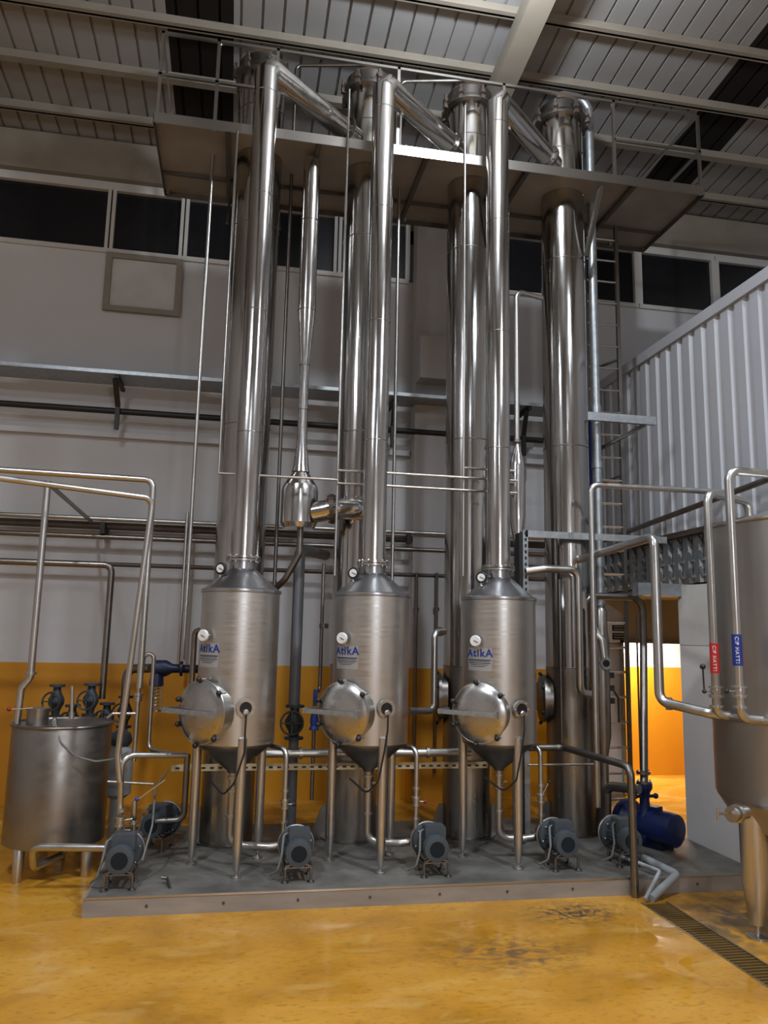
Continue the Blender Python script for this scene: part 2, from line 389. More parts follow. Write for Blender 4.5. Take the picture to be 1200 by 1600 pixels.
# stub wall in front of the doorway
vs = []
for z in (0, 2.95):
    vs += [(5.05, 8.36, z), (5.42, 7.0, z), (5.62, 7.0, z), (5.2, 8.36, z)]
sw = struct(G().add(vs, [(0, 3, 2, 1), (4, 5, 6, 7), (0, 1, 5, 4), (1, 2, 6, 5), (2, 3, 7, 6), (3, 0, 4, 7)]), 'wall_stub', 'grey_wall')
struct(G().bb(5.63, 9.5, 7.0, 7.1, 0, 2.95), 'wall_side', 'grey_wall'); struct(G().bb(5.5, 9.5, 6.93, 7.0, 3.02, 6.12), 'wall_annex_end', 'panel_white')
d = (Vector((5.42, 7.0, 0))-Vector((5.05, 8.36, 0))).normalized(); nn = Vector((d.y, -d.x, 0)); nn = -nn if nn.x > 0 else nn
a = Vector((5.05, 8.36, 0))
G().add([a+nn*.004+Vector((0, 0, 2.27)), a+d*1.4+nn*.004+Vector((0, 0, 2.27)), a+d*1.4+nn*.004+Vector((0, 0, 2.95)), a+nn*.004+Vector((0, 0, 2.95))], [(0, 1, 2, 3)]).build('beige_patch', 'beige_plaster', sw)
# corridor behind the doorway
cr = struct(G().bb(4.4, 9.5, 13.05, 13.2, SZ, 3.0), 'wall_corridor', 'wall_white')
G().bb(4.4, 9.5, 13.045, 13.2, 0, SZ).build('yellow_dado', 'wall_orange', cr)
struct(G().bb(4.4, 9.5, YB+.2, 13.2, 2.95, 3.05), 'ceiling_5', 'wall_white')
struct(G().bb(4.4, 4.55, YB+.2, 13.2, 0, 3.0), 'wall_corridor_left', 'wall_white')
d1 = struct(G().bb(5.90, 5.95, YB-.06, YB+.22, 0, DH+.04).bb(5.90, 7.2, YB-.06, YB+.22, DH, DH+.05), 'door_1', 'galvanised')
# plinth
pl = thing('concrete_plinth', 'low grey concrete plinth carrying the three labelled vessels and the pumps', 'plinth', (1.8, 8.2, 0))
G().bb(-1.10, 5.04, 7.074, 7.0799, .138, .153).build('edge_strip', 'angle_steel', pl, 'thin bright steel edge strip')
for k in range(9): G().lathe((-.6+.62*k, 7.079, .075), [(.012, 0), (.012, .006)], (0, -1, 0), 10).build('kerb_bolt', 'dark_pipe', pl)
G().bb(-1.08, 5.04, 7.10, 9.48, 0, .15).build('plinth_body', 'concrete', pl)
G().bb(-1.10, 5.04, 7.078, 7.0999, 0, .149).bb(-1.10, -1.0801, 7.0999, 9.48, 0, .149).build('plinth_kerb', 'concrete_side', pl, 'brown-grey kerb face')
ZS = .15
# ================================================================== OBJECTS
# ---------- the four tall columns
col_x = [.015, 1.335, 2.64, 3.885]; CY_ = 8.8; CR = .272
side = ['leftmost of the four tall polished columns, behind the first labelled vessel',
        'tall polished column second from the left, fed by the elbow of the conical ejector',
        'tall polished column third from the left, behind the vessel with the brightest hatch',
        'rightmost tall polished column beside the ladder, standing clear of the vessels']
for i, x in enumerate(col_x):
    t = thing('steel_column', side[i], 'column', (x, CY_, ZS), 'tall columns on the plinth')
    G().cyl((x, CY_, ZS), (x, CY_, 8.98), CR, n=48).build('shell', 'polished', t)
    G().lathe((x, CY_, ZS), [(CR+.002, .02), (CR+.002, 1.82)], n=48).build('lower_shell', 'dull_shell', t, 'duller scuffed lower section')
    b = G()
    for z in (1.98, 4.6, 7.0, 8.5): b.lathe((x, CY_, z-.006), [(CR+.001, 0), (CR+.005, .004), (CR+.005, .008), (CR+.001, .012)], n=48)
    b.build('weld_seam', 'dull_pipe', t)
    G().lathe((x, CY_, 8.95), [(CR+.01, 0), (CR+.06, .0), (CR+.06, .03), (CR+.06, .03), (CR+.06, .06), (CR+.02, .06), (CR+.02, .2), (CR-.04, .27), (.12, .32), (.0001, .335)], n=40).build('top_cap', 'dull_pipe', t)
    for k in range(8):
        q = 2*PI*k/8+.2; c = Vector((x+(CR+.07)*math.cos(q), CY_+(CR+.07)*math.sin(q), 8.99))
        G().box(c, (.05, .05, .13), q).box(c+Vector((0, 0, .09)), (.03, .03, .08), q).build('clamp', 'dark_pipe', t)
    G().lathe((x, CY_, ZS), [(CR+.05, 0), (CR+.05, .015), (CR+.004, .018)], n=40).build('base_ring', 'dull_pipe', t)
    gs = [(-.45, -.0)] if i in (0, 3) else [(-.45, 0), (.42, -.12)]
    for q in ([PI, -.25] if i > 0 else [PI]):
        dv = Vector((math.cos(q), math.sin(q), 0)); pv = Vector((-dv.y, dv.x, 0))*.006; c = Vector((x, CY_, ZS))+dv*(CR-.01)
        pr = [c, c+dv*.18, c+dv*.06+Vector((0, 0, .33)), c+Vector((0, 0, .33))]
        G().add([p-pv for p in pr]+[p+pv for p in pr], [(0, 1, 2, 3), (7, 6, 5, 4), (0, 4, 5, 1), (1, 5, 6, 2), (2, 6, 7, 3), (3, 7, 4, 0)]).build('gusset', 'dull_pipe', t)
    if i >= 2:
        z = 1.62; dv = Vector((-.97, .24, 0)); c = Vector((x, CY_, z))+dv*(CR-.05)
        mh = G().lathe(c, [(.24, 0), (.24, .07), (.275, .07), (.275, .10), (.25, .13), (.15, .155), (.0001, .165)], dv, 32).build('manhole', 'dull_pipe', t, 'round side manhole cover')
        for k in range(6):
            q = 2*PI*k/6; u = Vector((0, 0, 1)); w = dv.cross(u)
            G().ball(c+dv*.12+(u*math.cos(q)+w*math.sin(q))*.28, .022).build('wing_nut', 'black', mh)
# ---------- vapour pipes
vx = [(.05, 7.85), (1.353, 7.84), (2.68, 7.82)]
vl = ['leftmost thick vapour pipe rising from the first vessel to the top of the second column',
      'middle thick vapour pipe rising from the second vessel, in front of the ejector elbow',
      'right-hand thick vapour pipe rising from the third vessel and bending down to the last column']
for i, (x, y) in enumerate(vx):
    t = thing('vapour_pipe', vl[i], 'pipe', (x, y, 3.02), 'thick vapour pipes')
    nx = col_x[i+1]; end = Vector((nx-.19, CY_-.18, 8.26)); top = Vector((x, y, 8.40))
    G().tube([(x, y, 3.03), (x, y, 8.22), tuple(Vector((x, y, 8.22))*.35+top*.55+Vector((x+.10, y+.05, 8.45))*.1), end], .125, mitre=True, n=32).build('duct', 'vapor', t) if False else \
        G().tube([(x, y, 3.03), (x, y, 8.34), Vector((x+.06, y+.04, 8.43)), end], .125, mitre=True, n=32).build('duct', 'vapor', t)
    G().flange((x, y, 3.035), (0, 0, 1), .168, .022, 12).build('flange', 'vapor', t)
    dd = (end-Vector((x+.06, y+.04, 8.43))).normalized()
    G().flange(end-dd*.16, dd, .165, .03, 8).build('flange', 'dull_pipe', t)
    b = G()
    for z in (4.3, 5.6, 6.9, 8.1): b.lathe((x, y, z-.004), [(.1255, 0), (.1275, .004), (.1255, .008)], n=32)
    b.build('weld_seam', 'dull_pipe', t)
# ---------- labelled vessels
def rotdir(deg):   # azimuth in degrees left (negative X) of -Y
    q = math.radians(deg); return Vector((-math.sin(q), -math.cos(q), 0))
def vessel():
    t = thing('evaporator_vessel', 'left', 'vessel', (0, 0, 0), 'labelled evaporator vessels')
    R = .377
    G().lathe((0, 0, 0), [(R, 1.13), (R, 2.546)], n=64).build('body', 'brushed', t)
    G().lathe((0, 0, 2.53), [(R+.002, 0), (R+.012, .005), (R+.014, .02), (R+.012, .033), (R-.004, .04)], n=64).build('rim', 'cone_metal', t)
    G().lathe((0, 0, 2.565), [(R-.004, 0), (.33, .035), (.25, .10), (.165, .178), (.128, .205), (.128, .30)], n=64).build('top_cone', 'cone_metal', t)
    G().flange((0, 0, 2.857), (0, 0, 1), .168, .018, 12).build('flange', 'pipe_metal', t)
    G().lathe((0, 0, .84), [(.05, 0), (.055, .02), (.30, .22), (R-.01, .27), (R-.004, .29)], n=48).build('bottom_cone', 'dull_pipe', t)
    for az in (198, 79, -41):
        q = math.radians(az); c = Vector((.362*math.cos(q), .362*math.sin(q)*1 if False else .362*math.sin(q), 0)); c = Vector((.362*math.cos(q), -.362*math.sin(q), 0))
        lg = G().lathe(c, [(.026, .06), (.030, .10), (.044, .26), (.044, 1.20), (.030, 1.215)], n=20).build('leg', 'brushed', t)
        G().lathe(c, [(.05, 0), (.05, .012), (.014, .03), (.014, .07), (.026, .072)], n=14).build('foot', 'pipe_metal', lg)
    # hatch
    n = rotdir(43); u = Vector((0, 0, 1)); s = Vector((-n.y, n.x, 0)); s = s if s.x > 0 else -s
    c = n*.30+Vector((0, 0, 1.43))
    G().lathe(c, [(.255, 0), (.255, .15)], n, 40).build('hatch_neck', 'brushed', t)
    h = G().lathe(c+n*.15, [(.285, 0), (.285, .018), (.278, .02), (.262, .036), (.20, .058), (.11, .072), (.0001, .077)], n, 48).build('hatch', 'hatch_metal', t, 'round domed hatch lid')
    G().torus(c+n*.16, .284, .010, n, 40).build('hatch_rim', 'pipe_metal', h)
    for q in (95, 38, -48, -95, 160, 205):
        q = math.radians(q); d = u*math.sin(q)+s*math.cos(q)
        G().ball(c+n*.185+d*.295, .026).build('knob', 'black', h)
        G().cyl(c+n*.10+d*.295, c+n*.185+d*.295, .009).build('clamp_bolt', 'pipe_metal', h)
    G().bar(c+n*.255-s*.40, c+n*.255+s*.215, .022, .042).bar(c+n*.13+s*.215, c+n*.255+s*.215, .02, .07).bar(c+n*.05-s*.39, c+n*.26-s*.39, .02, .05).build('hatch_arm', 'galvanised', t, 'flat steel bar across the hatch')
    # gauges
    def gauge(c, n, r, m, parent):
        gz = G().lathe(c-n*.02, [(r, 0), (r, .02), (r*.9, .025)], n, 24).build('gauge', m, parent, 'round pressure gauge')
        dr = .86 if m != 'black' else .66
        G().lathe(c+n*.0055, [(r*dr, 0), (r*dr, .002)], n, 24).build('dial', 'white_plastic', gz)
        s = Vector((-n.y, n.x, 0)); s = s if s.x > 0 else -s; u = Vector((0, 0, 1))
        G().bar(c+n*.009-s*r*.2+u*r*.12, c+n*.009+s*r*.55-u*r*.25, .004, .012, n).build('needle', 'black', gz)
        return gz
    n2 = rotdir(50)
    gz = gauge(n2*.445+Vector((0, 0, 2.12)), rotdir(36), .055, 'white_plastic', t)
    G().cyl(n2*.36+Vector((0, 0, 2.12)), n2*.43+Vector((0, 0, 2.12)), .013).build('gauge_stem', 'pipe_metal', t)
    gp = Vector((-.215, -.09, 2.765)); n3 = rotdir(32)
    gauge(gp, n3, .060, 'black', t)
    G().tube([gp+Vector((0, .015, 0)), gp+Vector((0, .015, -.13))], .011).build('gauge_stem', 'pipe_metal', t)
    # sight glass
    n4 = rotdir(-11); c = n4*.34+Vector((0, 0, 1.475))
    sg = G().lathe(c, [(.062, 0), (.062, .085), (.086, .085), (.086, .108), (.058, .108), (.058, .10), (.0001, .10)], n4, 28).build('sight_glass', 'pipe_metal', t)
    G().lathe(c+n4*.101, [(.056, 0), (.056, .003)], n4, 24).build('glass', 'night_glass', sg)
    s4 = Vector((-n4.y, n4.x, 0)); s4 = s4 if s4.x > 0 else -s4
    for k in range(8):
        q = 2*PI*k/8; G().lathe(c+n4*.108+(u*math.cos(q)+s4*math.sin(q))*.074, [(.008, 0), (.008, .012)], n4, 6).build('bolt', 'pipe_metal', sg)
    G().lathe(c+n4*.108-u*.038, [(.03, 0), (.03, .02), (.022, .03), (.0001, .032)], n4, 18).build('lamp_cap', 'white_plastic' if False else 'pipe_metal', sg)
    # nameplate curved on the body
    def M(co, r=R+.002, z0=1.94, az=50):
        q = math.radians(az)-co.x/R; rr = r+co.z
        return Vector((-math.sin(q)*rr, -math.cos(q)*rr, z0+co.y))
    g = G(); K = 10; vs = []; fs = []
    for k in range(K+1):
        xx = -.14+.28*k/K
        vs += [M(Vector((xx, -.11, 0))), M(Vector((xx, .11, 0)))]
    for k in range(K): fs.append((2*k, 2*k+2, 2*k+3, 2*k+1))
    np_ = g.add(vs, fs).build('nameplate', 'plate', t, 'pale plate reading AtikA in blue')
    text_mesh('AtikA', .103, np_, 'blue_label', lambda c: M(Vector((c.x, c.y, .002+c.z)), z0=2.0), offset=.0026)
    g = G()
    for zz, h, w in ((-.005, .008, .26), (-.018, .004, .24), (-.035, .006, .25), (-.052, .004, .20), (-.068, .004, .14)):
        vs = []; fs = []
        for k in range(K+1):
            xx = -w/2+w*k/K; vs += [M(Vector((xx, zz-h/2, .0025))), M(Vector((xx, zz+h/2, .0025)))]
        for k in range(K): fs.append((2*k, 2*k+2, 2*k+3, 2*k+1))
        g.add(vs, fs)
    g.build('small_print', 'navy', np_)
    # outlet, valve below the cone
    G().cyl((0, 0, .86), (0, 0, .62), .034).flange((0, 0, .80), (0, 0, 1), .052, .02).flange((0, 0, .68), (0, 0, 1), .055, .025).box((.05, -.03, .74), (.04, .03, .02)).build('outlet', 'pipe_metal', t)
    return t
mat('plate', (.42, .42, .42, 1), .5, .4)
v0 = vessel(); v0.location = (vx[0][0], vx[0][1], ZS)
v0['label'] = 'leftmost of the three AtikA vessels, standing nearest the open-topped tank'
dup(v0, (vx[1][0], vx[1][1], ZS), 'middle of the three AtikA vessels, with a black cable hanging from its sight glass')
dup(v0, (vx[2][0], vx[2][1], ZS), 'rightmost of the three AtikA vessels, with a perforated upright just behind it')

def pipe(name, label, pts, r, m='pipe_metal', fillet=None, rings=(), group=None, cat='pipe', n=12, mitre=False, rm=None):
    """rings: (point, axis, radius, height, bolts)"""
    fillet = fillet or r*2.6
    if rings:
        p0 = min((Vector(p) for p in pts), key=lambda v: v.z)
        t = thing(name, label, cat, p0, group)
        G().tube(pts, r, fillet, n, mitre).build('tube', m, t)
        for c, ax, rr, h, bo in rings: G().flange(c, ax, rr, h, bo).build('flange' if bo else 'pipe_clamp', rm or m, t)
        return t
    o = G().tube(pts, r, fillet, n, mitre).build(name, m); return tag(o, label, cat, group)
def valve(parent, c, r=.03, handle=(.1, 0, 0), knob='black', axis=(0, 0, 1)):
    c = Vector(c); v = G().lathe(c-Vector(axis)*.045, [(r*1.1, 0), (r*1.7, .005), (r*1.7, .018), (r*1.2, .02), (r*1.3, .045), (r*1.2, .07), (r*1.7, .072), (r*1.7, .085), (r*1.1, .09)], axis, 18).build('valve', 'pipe_metal', parent)
    h = Vector(handle); G().cyl(c, c+h, .007).build('valve_handle', 'pipe_metal', v); G().ball(c+h, .018).build('knob', knob, v)
    return v
Zv = Vector((0, 0, 1)); Xv = Vector((1, 0, 0)); Yv = Vector((0, 1, 0))

# ---------- ejector between columns 1 and 2
ex, ey = .635, 8.55
t = thing('steam_ejector', 'tapering polished ejector hanging between the first two columns with a side elbow', 'ejector', (ex, ey, 3.5))
def ez(py): return P(470, py, Y=ey).z
prof = [(.0001, ez(828)), (.17, ez(826)), (.205, ez(818)), (.205, ez(768)), (.19, ez(760)), (.10, ez(738)), (.085, ez(728)), (.058, ez(690)), (.052, ez(640)), (.052, ez(570)), (.098, ez(490)), (.10, ez(480)), (.10, 7.84)]
G().lathe((ex, ey, 0), [(.0001, prof[0][1]), (.17, prof[1][1]), (.205, prof[2][1]), (.205, prof[3][1]), (.19, prof[4][1]), (.085, prof[5][1])], n=40).build('chamber', 'vapor', t, sharp=15)
G().lathe((ex, ey, 0), prof[5:], n=32).build('diffuser', 'vapor', t)
b = G()
for py, rr in ((570, .055), (485, .101), (640, .055), (345, .101), (738, .09)): b.lathe((ex, ey, ez(py)-.006), [(rr, 0), (rr+.005, .003), (rr+.005, .009), (rr, .012)], n=32)
b.build('weld_seam', 'dull_pipe', t)
zb = P(520, 795, Y=8.4).z
G().tube([(ex+.05, ey-.03, zb-.06), (ex+.36, ey-.14, zb), (ex+.62, ey-.1, zb+.02), (1.28, 8.62, zb+.02)], .115, .25, 24).build('side_branch', 'vapor', t)
G().flange((ex+.35, ey-.135, zb), (1, -.2, .08), .165, .05, 8).build('flange', 'dark_pipe', t)
pipe('drain_pipe', 'short bare pipe hanging beneath the ejector chamber', [(ex+.02, ey, ez(826)), (ex+.02, ey, ez(866)), (ex-.12, ey+.1, ez(905)), (ex-.25, ey+.3, ez(925))], .035, 'dull_pipe')

# ---------- platform
ZT = 7.95; ZB_ = 7.85; FY = 8.22; BY = 9.72; LX = -1.15; RX = 5.53
t = thing('access_platform', 'steel access platform with handrails spanning all four columns near the roof', 'platform', (2.2, 9, ZB_))
# deck plates around the columns: strips in front and behind, plus infill between columns
g = G(); g.bb(LX, RX, FY, CY_-.33, ZT-.035, ZT-.025); g.bb(LX, RX, CY_+.33, BY, ZT-.035, ZT-.025)
xs = [LX]+[v for x in col_x for v in (x-.33, x+.33)]+[RX]
for k in range(0, len(xs), 2): g.bb(xs[k], xs[k+1], CY_-.33, CY_+.33, ZT-.035, ZT-.025)
for x in col_x:
    K = 32; vs = []; fs = []
    for k in range(K):
        q = 2*PI*k/K; cx_, sy_ = math.cos(q), math.sin(q); e = .331/max(abs(cx_), abs(sy_))
        for rr in (.276, e):
            for zz in (ZT-.035, ZT-.025): vs.append((x+cx_*rr, CY_+sy_*rr, zz))
    for k in range(K):
        a, b = 4*k, 4*((k+1) % K)
        fs += [(a, a+2, b+2, b), (a+1, b+1, b+3, a+3)]
    g.add(vs, fs)
g.build('deck_plate', 'deck_plate', t)
G().bb(LX, RX, FY-.012, FY, ZB_, ZT+.02).build('front_channel', 'angle_steel', t)
G().bb(LX, RX, BY, BY+.012, ZB_, ZT).build('rear_channel', 'deck_steel', t)
G().bb(LX-.012, LX, FY, BY, ZB_, ZT).build('end_channel', 'deck_steel', t)
G().bb(RX, RX+.012, FY, BY, ZB_, ZT).build('end_channel', 'deck_steel', t)
for x in (-.35, .68, 1.95, 3.2, 4.6): G().bb(x-.025, x+.025, FY+.01, BY-.01, ZB_, ZT-.04).build('cross_beam', 'deck_steel', t)
G().bb(LX, RX, 9.25, 9.29, ZB_+.03, ZT-.04).build('cross_beam', 'deck_steel', t)
for x in (2.28, 3.55):
    G().bar((x+.62, FY+.06, ZB_-.02), (x+.55, CY_-.22, 7.05), .05, .05).build('knee_brace', 'deck_steel', t)
for x in (-.33, .3, 1.35): G().bar((x+.0, 9.6, ZB_-.02), (x, 8.95, 7.15), .03, .03).build('knee_brace', 'deck_steel', t)
RH = 1.05
def post(x, y, z1=ZT+RH): G().bb(x-.017, x+.017, y-.017, y+.017, ZB_+.02, z1).build('rail_post', 'angle_steel', t)
for x in (LX+.03, -.5, .17, 1.6, 2.91, 4.345, RX-.02): post(x, FY+.03)
for x in (LX+.03, -.2, 2.0, 5.0, RX-.02): post(x, BY-.03)
pr = G().bb(LX, RX, FY+.013, FY+.047, ZT+RH-.03, ZT+RH).build('handrail', 'angle_steel', t)
G().bb(4.345, RX, FY+.013, FY+.043, ZT+.5, ZT+.53).build('mid_rail', 'angle_steel', t)
G().bb(LX, .02, FY+.013, FY+.043, ZT+.5, ZT+.53).build('mid_rail', 'angle_steel', t)
G().bb(LX, LX+.03, FY+.03, BY-.03, ZT+RH-.03, ZT+RH).build('handrail', 'angle_steel', t)
G().bb(RX-.03, RX, FY+.03, BY-.03, ZT+RH-.03, ZT+RH).build('handrail', 'angle_steel', t)
G().bb(RX-.03, RX, FY+.03, BY-.03, ZT+.5, ZT+.53).build('mid_rail', 'angle_steel', t)
G().bb(5.0, RX, BY-.045, BY-.015, ZT+.5, ZT+.53).build('mid_rail', 'angle_steel', t)

# ---------- thin risers tied to column tops
rl = [('left of the first column', col_x[0], -.53), ('between the first two columns, passing behind the ejector', col_x[1], .42), ('between the second and third columns', col_x[2], 1.78)]
for i, (d, cx_, x) in enumerate(rl):
    y = 9.0 if i else 8.8
    tz = 2.0 if i == 0 else 2.75
    pipe('riser_pipe', 'thin steel riser running floor to platform '+d, [(cx_-.02, CY_, 9.36), (cx_-.02, CY_, 9.42), (x, y, 9.42), (x, y, tz)], .021, 'pipe_metal' if i != 1 else 'dull_pipe', .07, group='thin risers from the column caps',
         rings=[((x, y, tz+.6), Zv, .03, .04, 0)])
il = ['in front of the leftmost column', 'in front of the second column, joined by cross tubes', 'in front of the third column']
for i, (px, y0, y1) in enumerate(((371, 205, 741), (546, 140, 900), (727, 165, 900))):
    a = P(px, y0, Y=8.17)
    z1 = P(px-10, y1, Y=8.17).z
    pipe('instrument_tube', 'very thin vertical tube '+il[i], [(a.x, 8.17, a.z), (a.x, 8.17, z1)], .014, 'pipe_metal', group='vertical tubes in front of columns')
def hz(px0, py0, px1, Y=8.17): a = P(px0, py0, Y=Y); b = P(px1, py0, Y=Y); return (a.x, Y, a.z), (b.x, Y, a.z)
xt = [P(371, 205, Y=8.17).x, P(546, 140, Y=8.17).x, P(727, 165, Y=8.17).x]
za = P(408, 743, Y=8.17).z; zb1 = P(605, 740, Y=8.17).z; zb2 = P(605, 760, Y=8.17).z; zc = P(740, 731, Y=8.17).z; zd = P(545, 735, Y=8.17).z
xe = P(806, 745, Y=8.17).x
pipe('cross_tube', 'thin horizontal tube crossing in front of the ejector', [(xt[0], 8.17, za), (xt[1], 8.17, za)], .014)
pipe('cross_tube', 'upper long thin tube between second and third columns, running on to the bottle-shaped separator', [(xt[1], 8.14, zb1), (xe, 8.14, zb1)], .014)
pipe('cross_tube', 'lower long thin tube between second and third columns, running on to the bottle-shaped separator', [(xt[1], 8.14, zb2), (xe, 8.14, zb2)], .014)
pipe('cross_tube', 'short top tube from the third column to the bottle-shaped separator', [(xt[2], 8.2, zc), (xe, 8.2, zc)], .014)
# ---------- bottle-shaped separator
sx, sy = P(808, 700, Y=8.5).x, 8.5
def sz(py): return P(810, py, Y=sy).z
t = thing('bottle_separator', 'slender bottle-shaped steel separator hanging between the third and last columns', 'separator', (sx, sy, sz(900)))
G().lathe((sx, sy, 0), [(.02, sz(900)), (.028, sz(882)), (.02, sz(872)), (.09, sz(815)), (.092, sz(810)), (.092, sz(728)), (.085, sz(722)), (.024, sz(694)), (.024, sz(690))], n=28).build('bottle', 'vapor', t)
G().tube([(sx, sy, sz(691)), (sx, sy, sz(455)), (sx+.38, sy+.12, sz(455))], .03, .11, 16).build('feed_pipe', 'pipe_metal', t)
G().flange((sx, sy, sz(690)), Zv, .05, .03, 0).build('pipe_clamp', 'dull_pipe', t)
for py in (740, 757, 775): G().cyl((sx-.15, sy-.06, sz(py)), (sx-.02, sy-.05, sz(py)), .018).build('nozzle', 'dull_pipe', t)

# ---------- galvanised downcomer, ladder, blue pipe
gx, gy = 4.30, 8.82
pipe('downcomer_pipe', 'thick galvanised pipe arching off the last column cap and dropping beside the ladder', [(col_x[3], CY_, 9.3), (col_x[3], CY_, 9.42), (gx, gy, 9.42), (gx, gy, 1.15)], .055, 'galvanised', .2,
     rings=[((gx, gy, P(930, 640, Y=gy).z), Zv, .066, .10, 0), ((gx, gy, P(933, 727, Y=gy).z), Zv, .066, .08, 0), ((gx, gy, P(937, 878, Y=gy).z), Zv, .07, .12, 0), ((gx, gy, P(940, 945, Y=gy).z), Zv, .075, .03, 0)], n=20)
bx = P(918, 700, Y=9.0).x
G_ = tag(G().cyl((bx+.03, 9.0, 3.5), (bx+.03, 9.0, P(918, 655, Y=9.0).z), .03).build('blue_pipe', 'blue_pipe'), 'blue plastic pipe glimpsed between the last column and the downcomer', 'pipe')
t = thing('wall_ladder', 'steel ladder rising past the annex corner behind the galvanised downcomer', 'ladder', (4.6, 9.12, ZS))
lx0, lx1, ly = 4.33, 4.79, 9.12
for x in (lx0, lx1): G().bb(x-.022, x+.022, ly-.022, ly+.022, ZS, 7.82).build('stile', 'dull_pipe', t)
k = 0; z = .42
while z < 7.8: G().cyl((lx0, ly, z), (lx1, ly, z), .014, n=8).build('rung', 'pipe_metal', t); z += .30
G().bar((4.55, ly+.35, 4.2), (4.55, ly+.35, 7.0), .03, .03).bar((4.55, ly+.35, 5.9), (lx1, ly, 5.95), .025, .025).bar((4.55, ly+.35, 4.3), (lx1, ly, 4.4), .025, .025).build('standoff', 'dull_pipe', t)
t = thing('bracket_arm', 'grey cantilever channel arm with diagonal brace beside the ladder', 'bracket', (4.6, 8.6, P(960, 655, Y=8.6).z))
za_ = P(960, 653, Y=8.6).z; xa, xb = P(917, 650, Y=8.6).x, P(1023, 650, Y=8.6).x
G().bb(xa, xb, 8.57, 8.63, za_-.055, za_+.045).build('arm', 'galvanised', t)
G().bar((xb-.12, 8.62, za_-.05), (xa+.35, 9.1, za_-.3), .04, .04).build('brace', 'dull_pipe', t)
# angle frame behind third vessel
t = thing('strut_frame', 'slotted upright post with a long grey rail toward the annex, behind the third vessel', 'frame', (3.0, 8.35, ZS))
za_ = P(820, 833, Y=8.35).z; xa, xb = P(820, 833, Y=8.35).x, P(985, 833, Y=8.35).x
up = G().bb(xa-.03, xa+.03, 8.33, 8.36, ZS, za_+.03).build('upright', 'galvanised', t)
G().bb(xa-.075, xa-.031, 8.33, 8.5, ZS, za_).build('cable_duct', 'black', t)
g = G(); z = 2.2
while z < za_: g.bb(xa-.01, xa+.012, 8.325, 8.331, z, z+.035); z += .07
g.build('slots', 'black', up)
G().bb(xa, xb+.45, 8.33, 8.36, za_-.045, za_+.03).bb(xa, xb+.45, 8.36, 8.42, za_+.02, za_+.03).build('rail', 'galvanised', t)

# ---------- instrument / product piping around the last column
a = P(838, 888, Y=8.25)
pipe('transfer_pipe', 'bent steel pipe crossing the last column at chest height and dropping along its right side', [(a.x-.1, 8.3, a.z-.03), (a.x+.1, 8.25, a.z), (P(903, 890, Y=8.25).x, 8.25, a.z), (P(903, 890, Y=8.25).x, 8.25, P(905, 1082, Y=8.25).z), (P(928, 1086, Y=8.3).x, 8.35, P(925, 1086, Y=8.3).z)], .043, 'pipe_metal', .1, n=16)
x_, z_ = P(923, 757, Y=7.9).x, P(923, 757, Y=7.9).z
pipe('long_pipe', 'steel pipe running level from beside the last column toward the large tank', [(x_, 7.9, .6), (x_, 7.9, z_), (P(1168, 768, Y=7.9).x, 7.9, z_)], .033, 'pipe_metal', .09, n=14)
c = P(1022, 838, Y=6.5); f = P(875, 884, Z=c.z-.02)
t = pipe('overhead_pipe', 'steel pipe sloping out past the last column then dropping to the tank manifold', [(f.x-.0, f.y, f.z-.16), f, c, (c.x, c.y, 1.78), (3.92, 6.08, 1.72), (4.06, 6.02, 1.70)], .042, 'pipe_metal', .1, n=16,
     rings=[((c.x+.06, c.y-.05, 1.765), (1, -.9, 0), .055, .05, 0)])
z_ = P(955, 932, Y=8.6).z; xa, xb = P(912, 960, Y=8.6).x, P(1004, 960, Y=8.6).x
pipe('suction_pipe', 'inverted U pipe dropping to the blue pump past the doorway', [(xa, 8.6, P(912, 985, Y=8.6).z), (xa, 8.6, z_), (xb, 8.6, z_), (xb+.02, 8.25, z_-.25) if False else (xb, 8.6, P(1004, 1010, Y=8.6).z), (4.42, 8.12, .78)], .042, 'dull_pipe', .16, n=16,
     rings=[((4.42, 8.12, .80), Zv, .08, .03, 4), ((4.42, 8.13, .90), Zv, .075, .03, 4)])
# thin line beside it
pipe('sample_line', 'very thin tube hanging in the bright doorway', [(P(994, 960, Y=9.4).x, 9.4, P(994, 960, Y=9.4).z), (P(994, 960, Y=9.4).x, 9.4, 0)], .012, 'dull_pipe')
# heat exchanger vessel beside last column
hx, hy = P(945, 1100, Y=8.35).x, 8.4
def hzz(py): return P(945, py, Y=hy).z
t = thing('tube_exchanger', 'upright grey exchanger tube with curved side pipe and valves, right of the last column', 'exchanger', (hx, hy, ZS))
G().lathe((hx, hy, 0), [(.05, ZS), (.05, hzz(1180)), (.085, hzz(1150)), (.085, hzz(1000)), (.07, hzz(985)), (.07, hzz(955)), (.05, hzz(950))], n=24).build('shell', 'tank_metal', t)
sg = G().lathe((hx-.01, hy-.06, hzz(1036)), [(.05, 0), (.05, .07), (.066, .07), (.066, .09), (.04, .09), (.04, .08), (.0001, .08)], (-.1, -1, 0), 22).build('sight_glass', 'pipe_metal', t)
G().lathe((hx-.018, hy-.142, hzz(1036)), [(.04, 0), (.04, .003)], (-.1, -1, 0), 18).build('glass', 'night_glass', sg)
G().tube([(hx-.12, hy, hzz(985)), (hx-.02, hy-.05, hzz(1000)), (hx+.0, hy-.06, hzz(1030))], .05, .06, 16).build('side_pipe', 'pipe_metal', t)
for k, py in enumerate((1055, 1075, 1095)):
    G().box((hx+.10, hy, hzz(py)), (.07, .05, .06)).build('bracket', 'black_steel', t)
G().tube([(hx+.11, hy-.05, hzz(1078)), (hx+.16, hy-.06, hzz(1090)), (hx+.16, hy-.06, hzz(1128))], .012, .02).build('lever', 'black', t)
a = P(874, 905, Y=8.45)
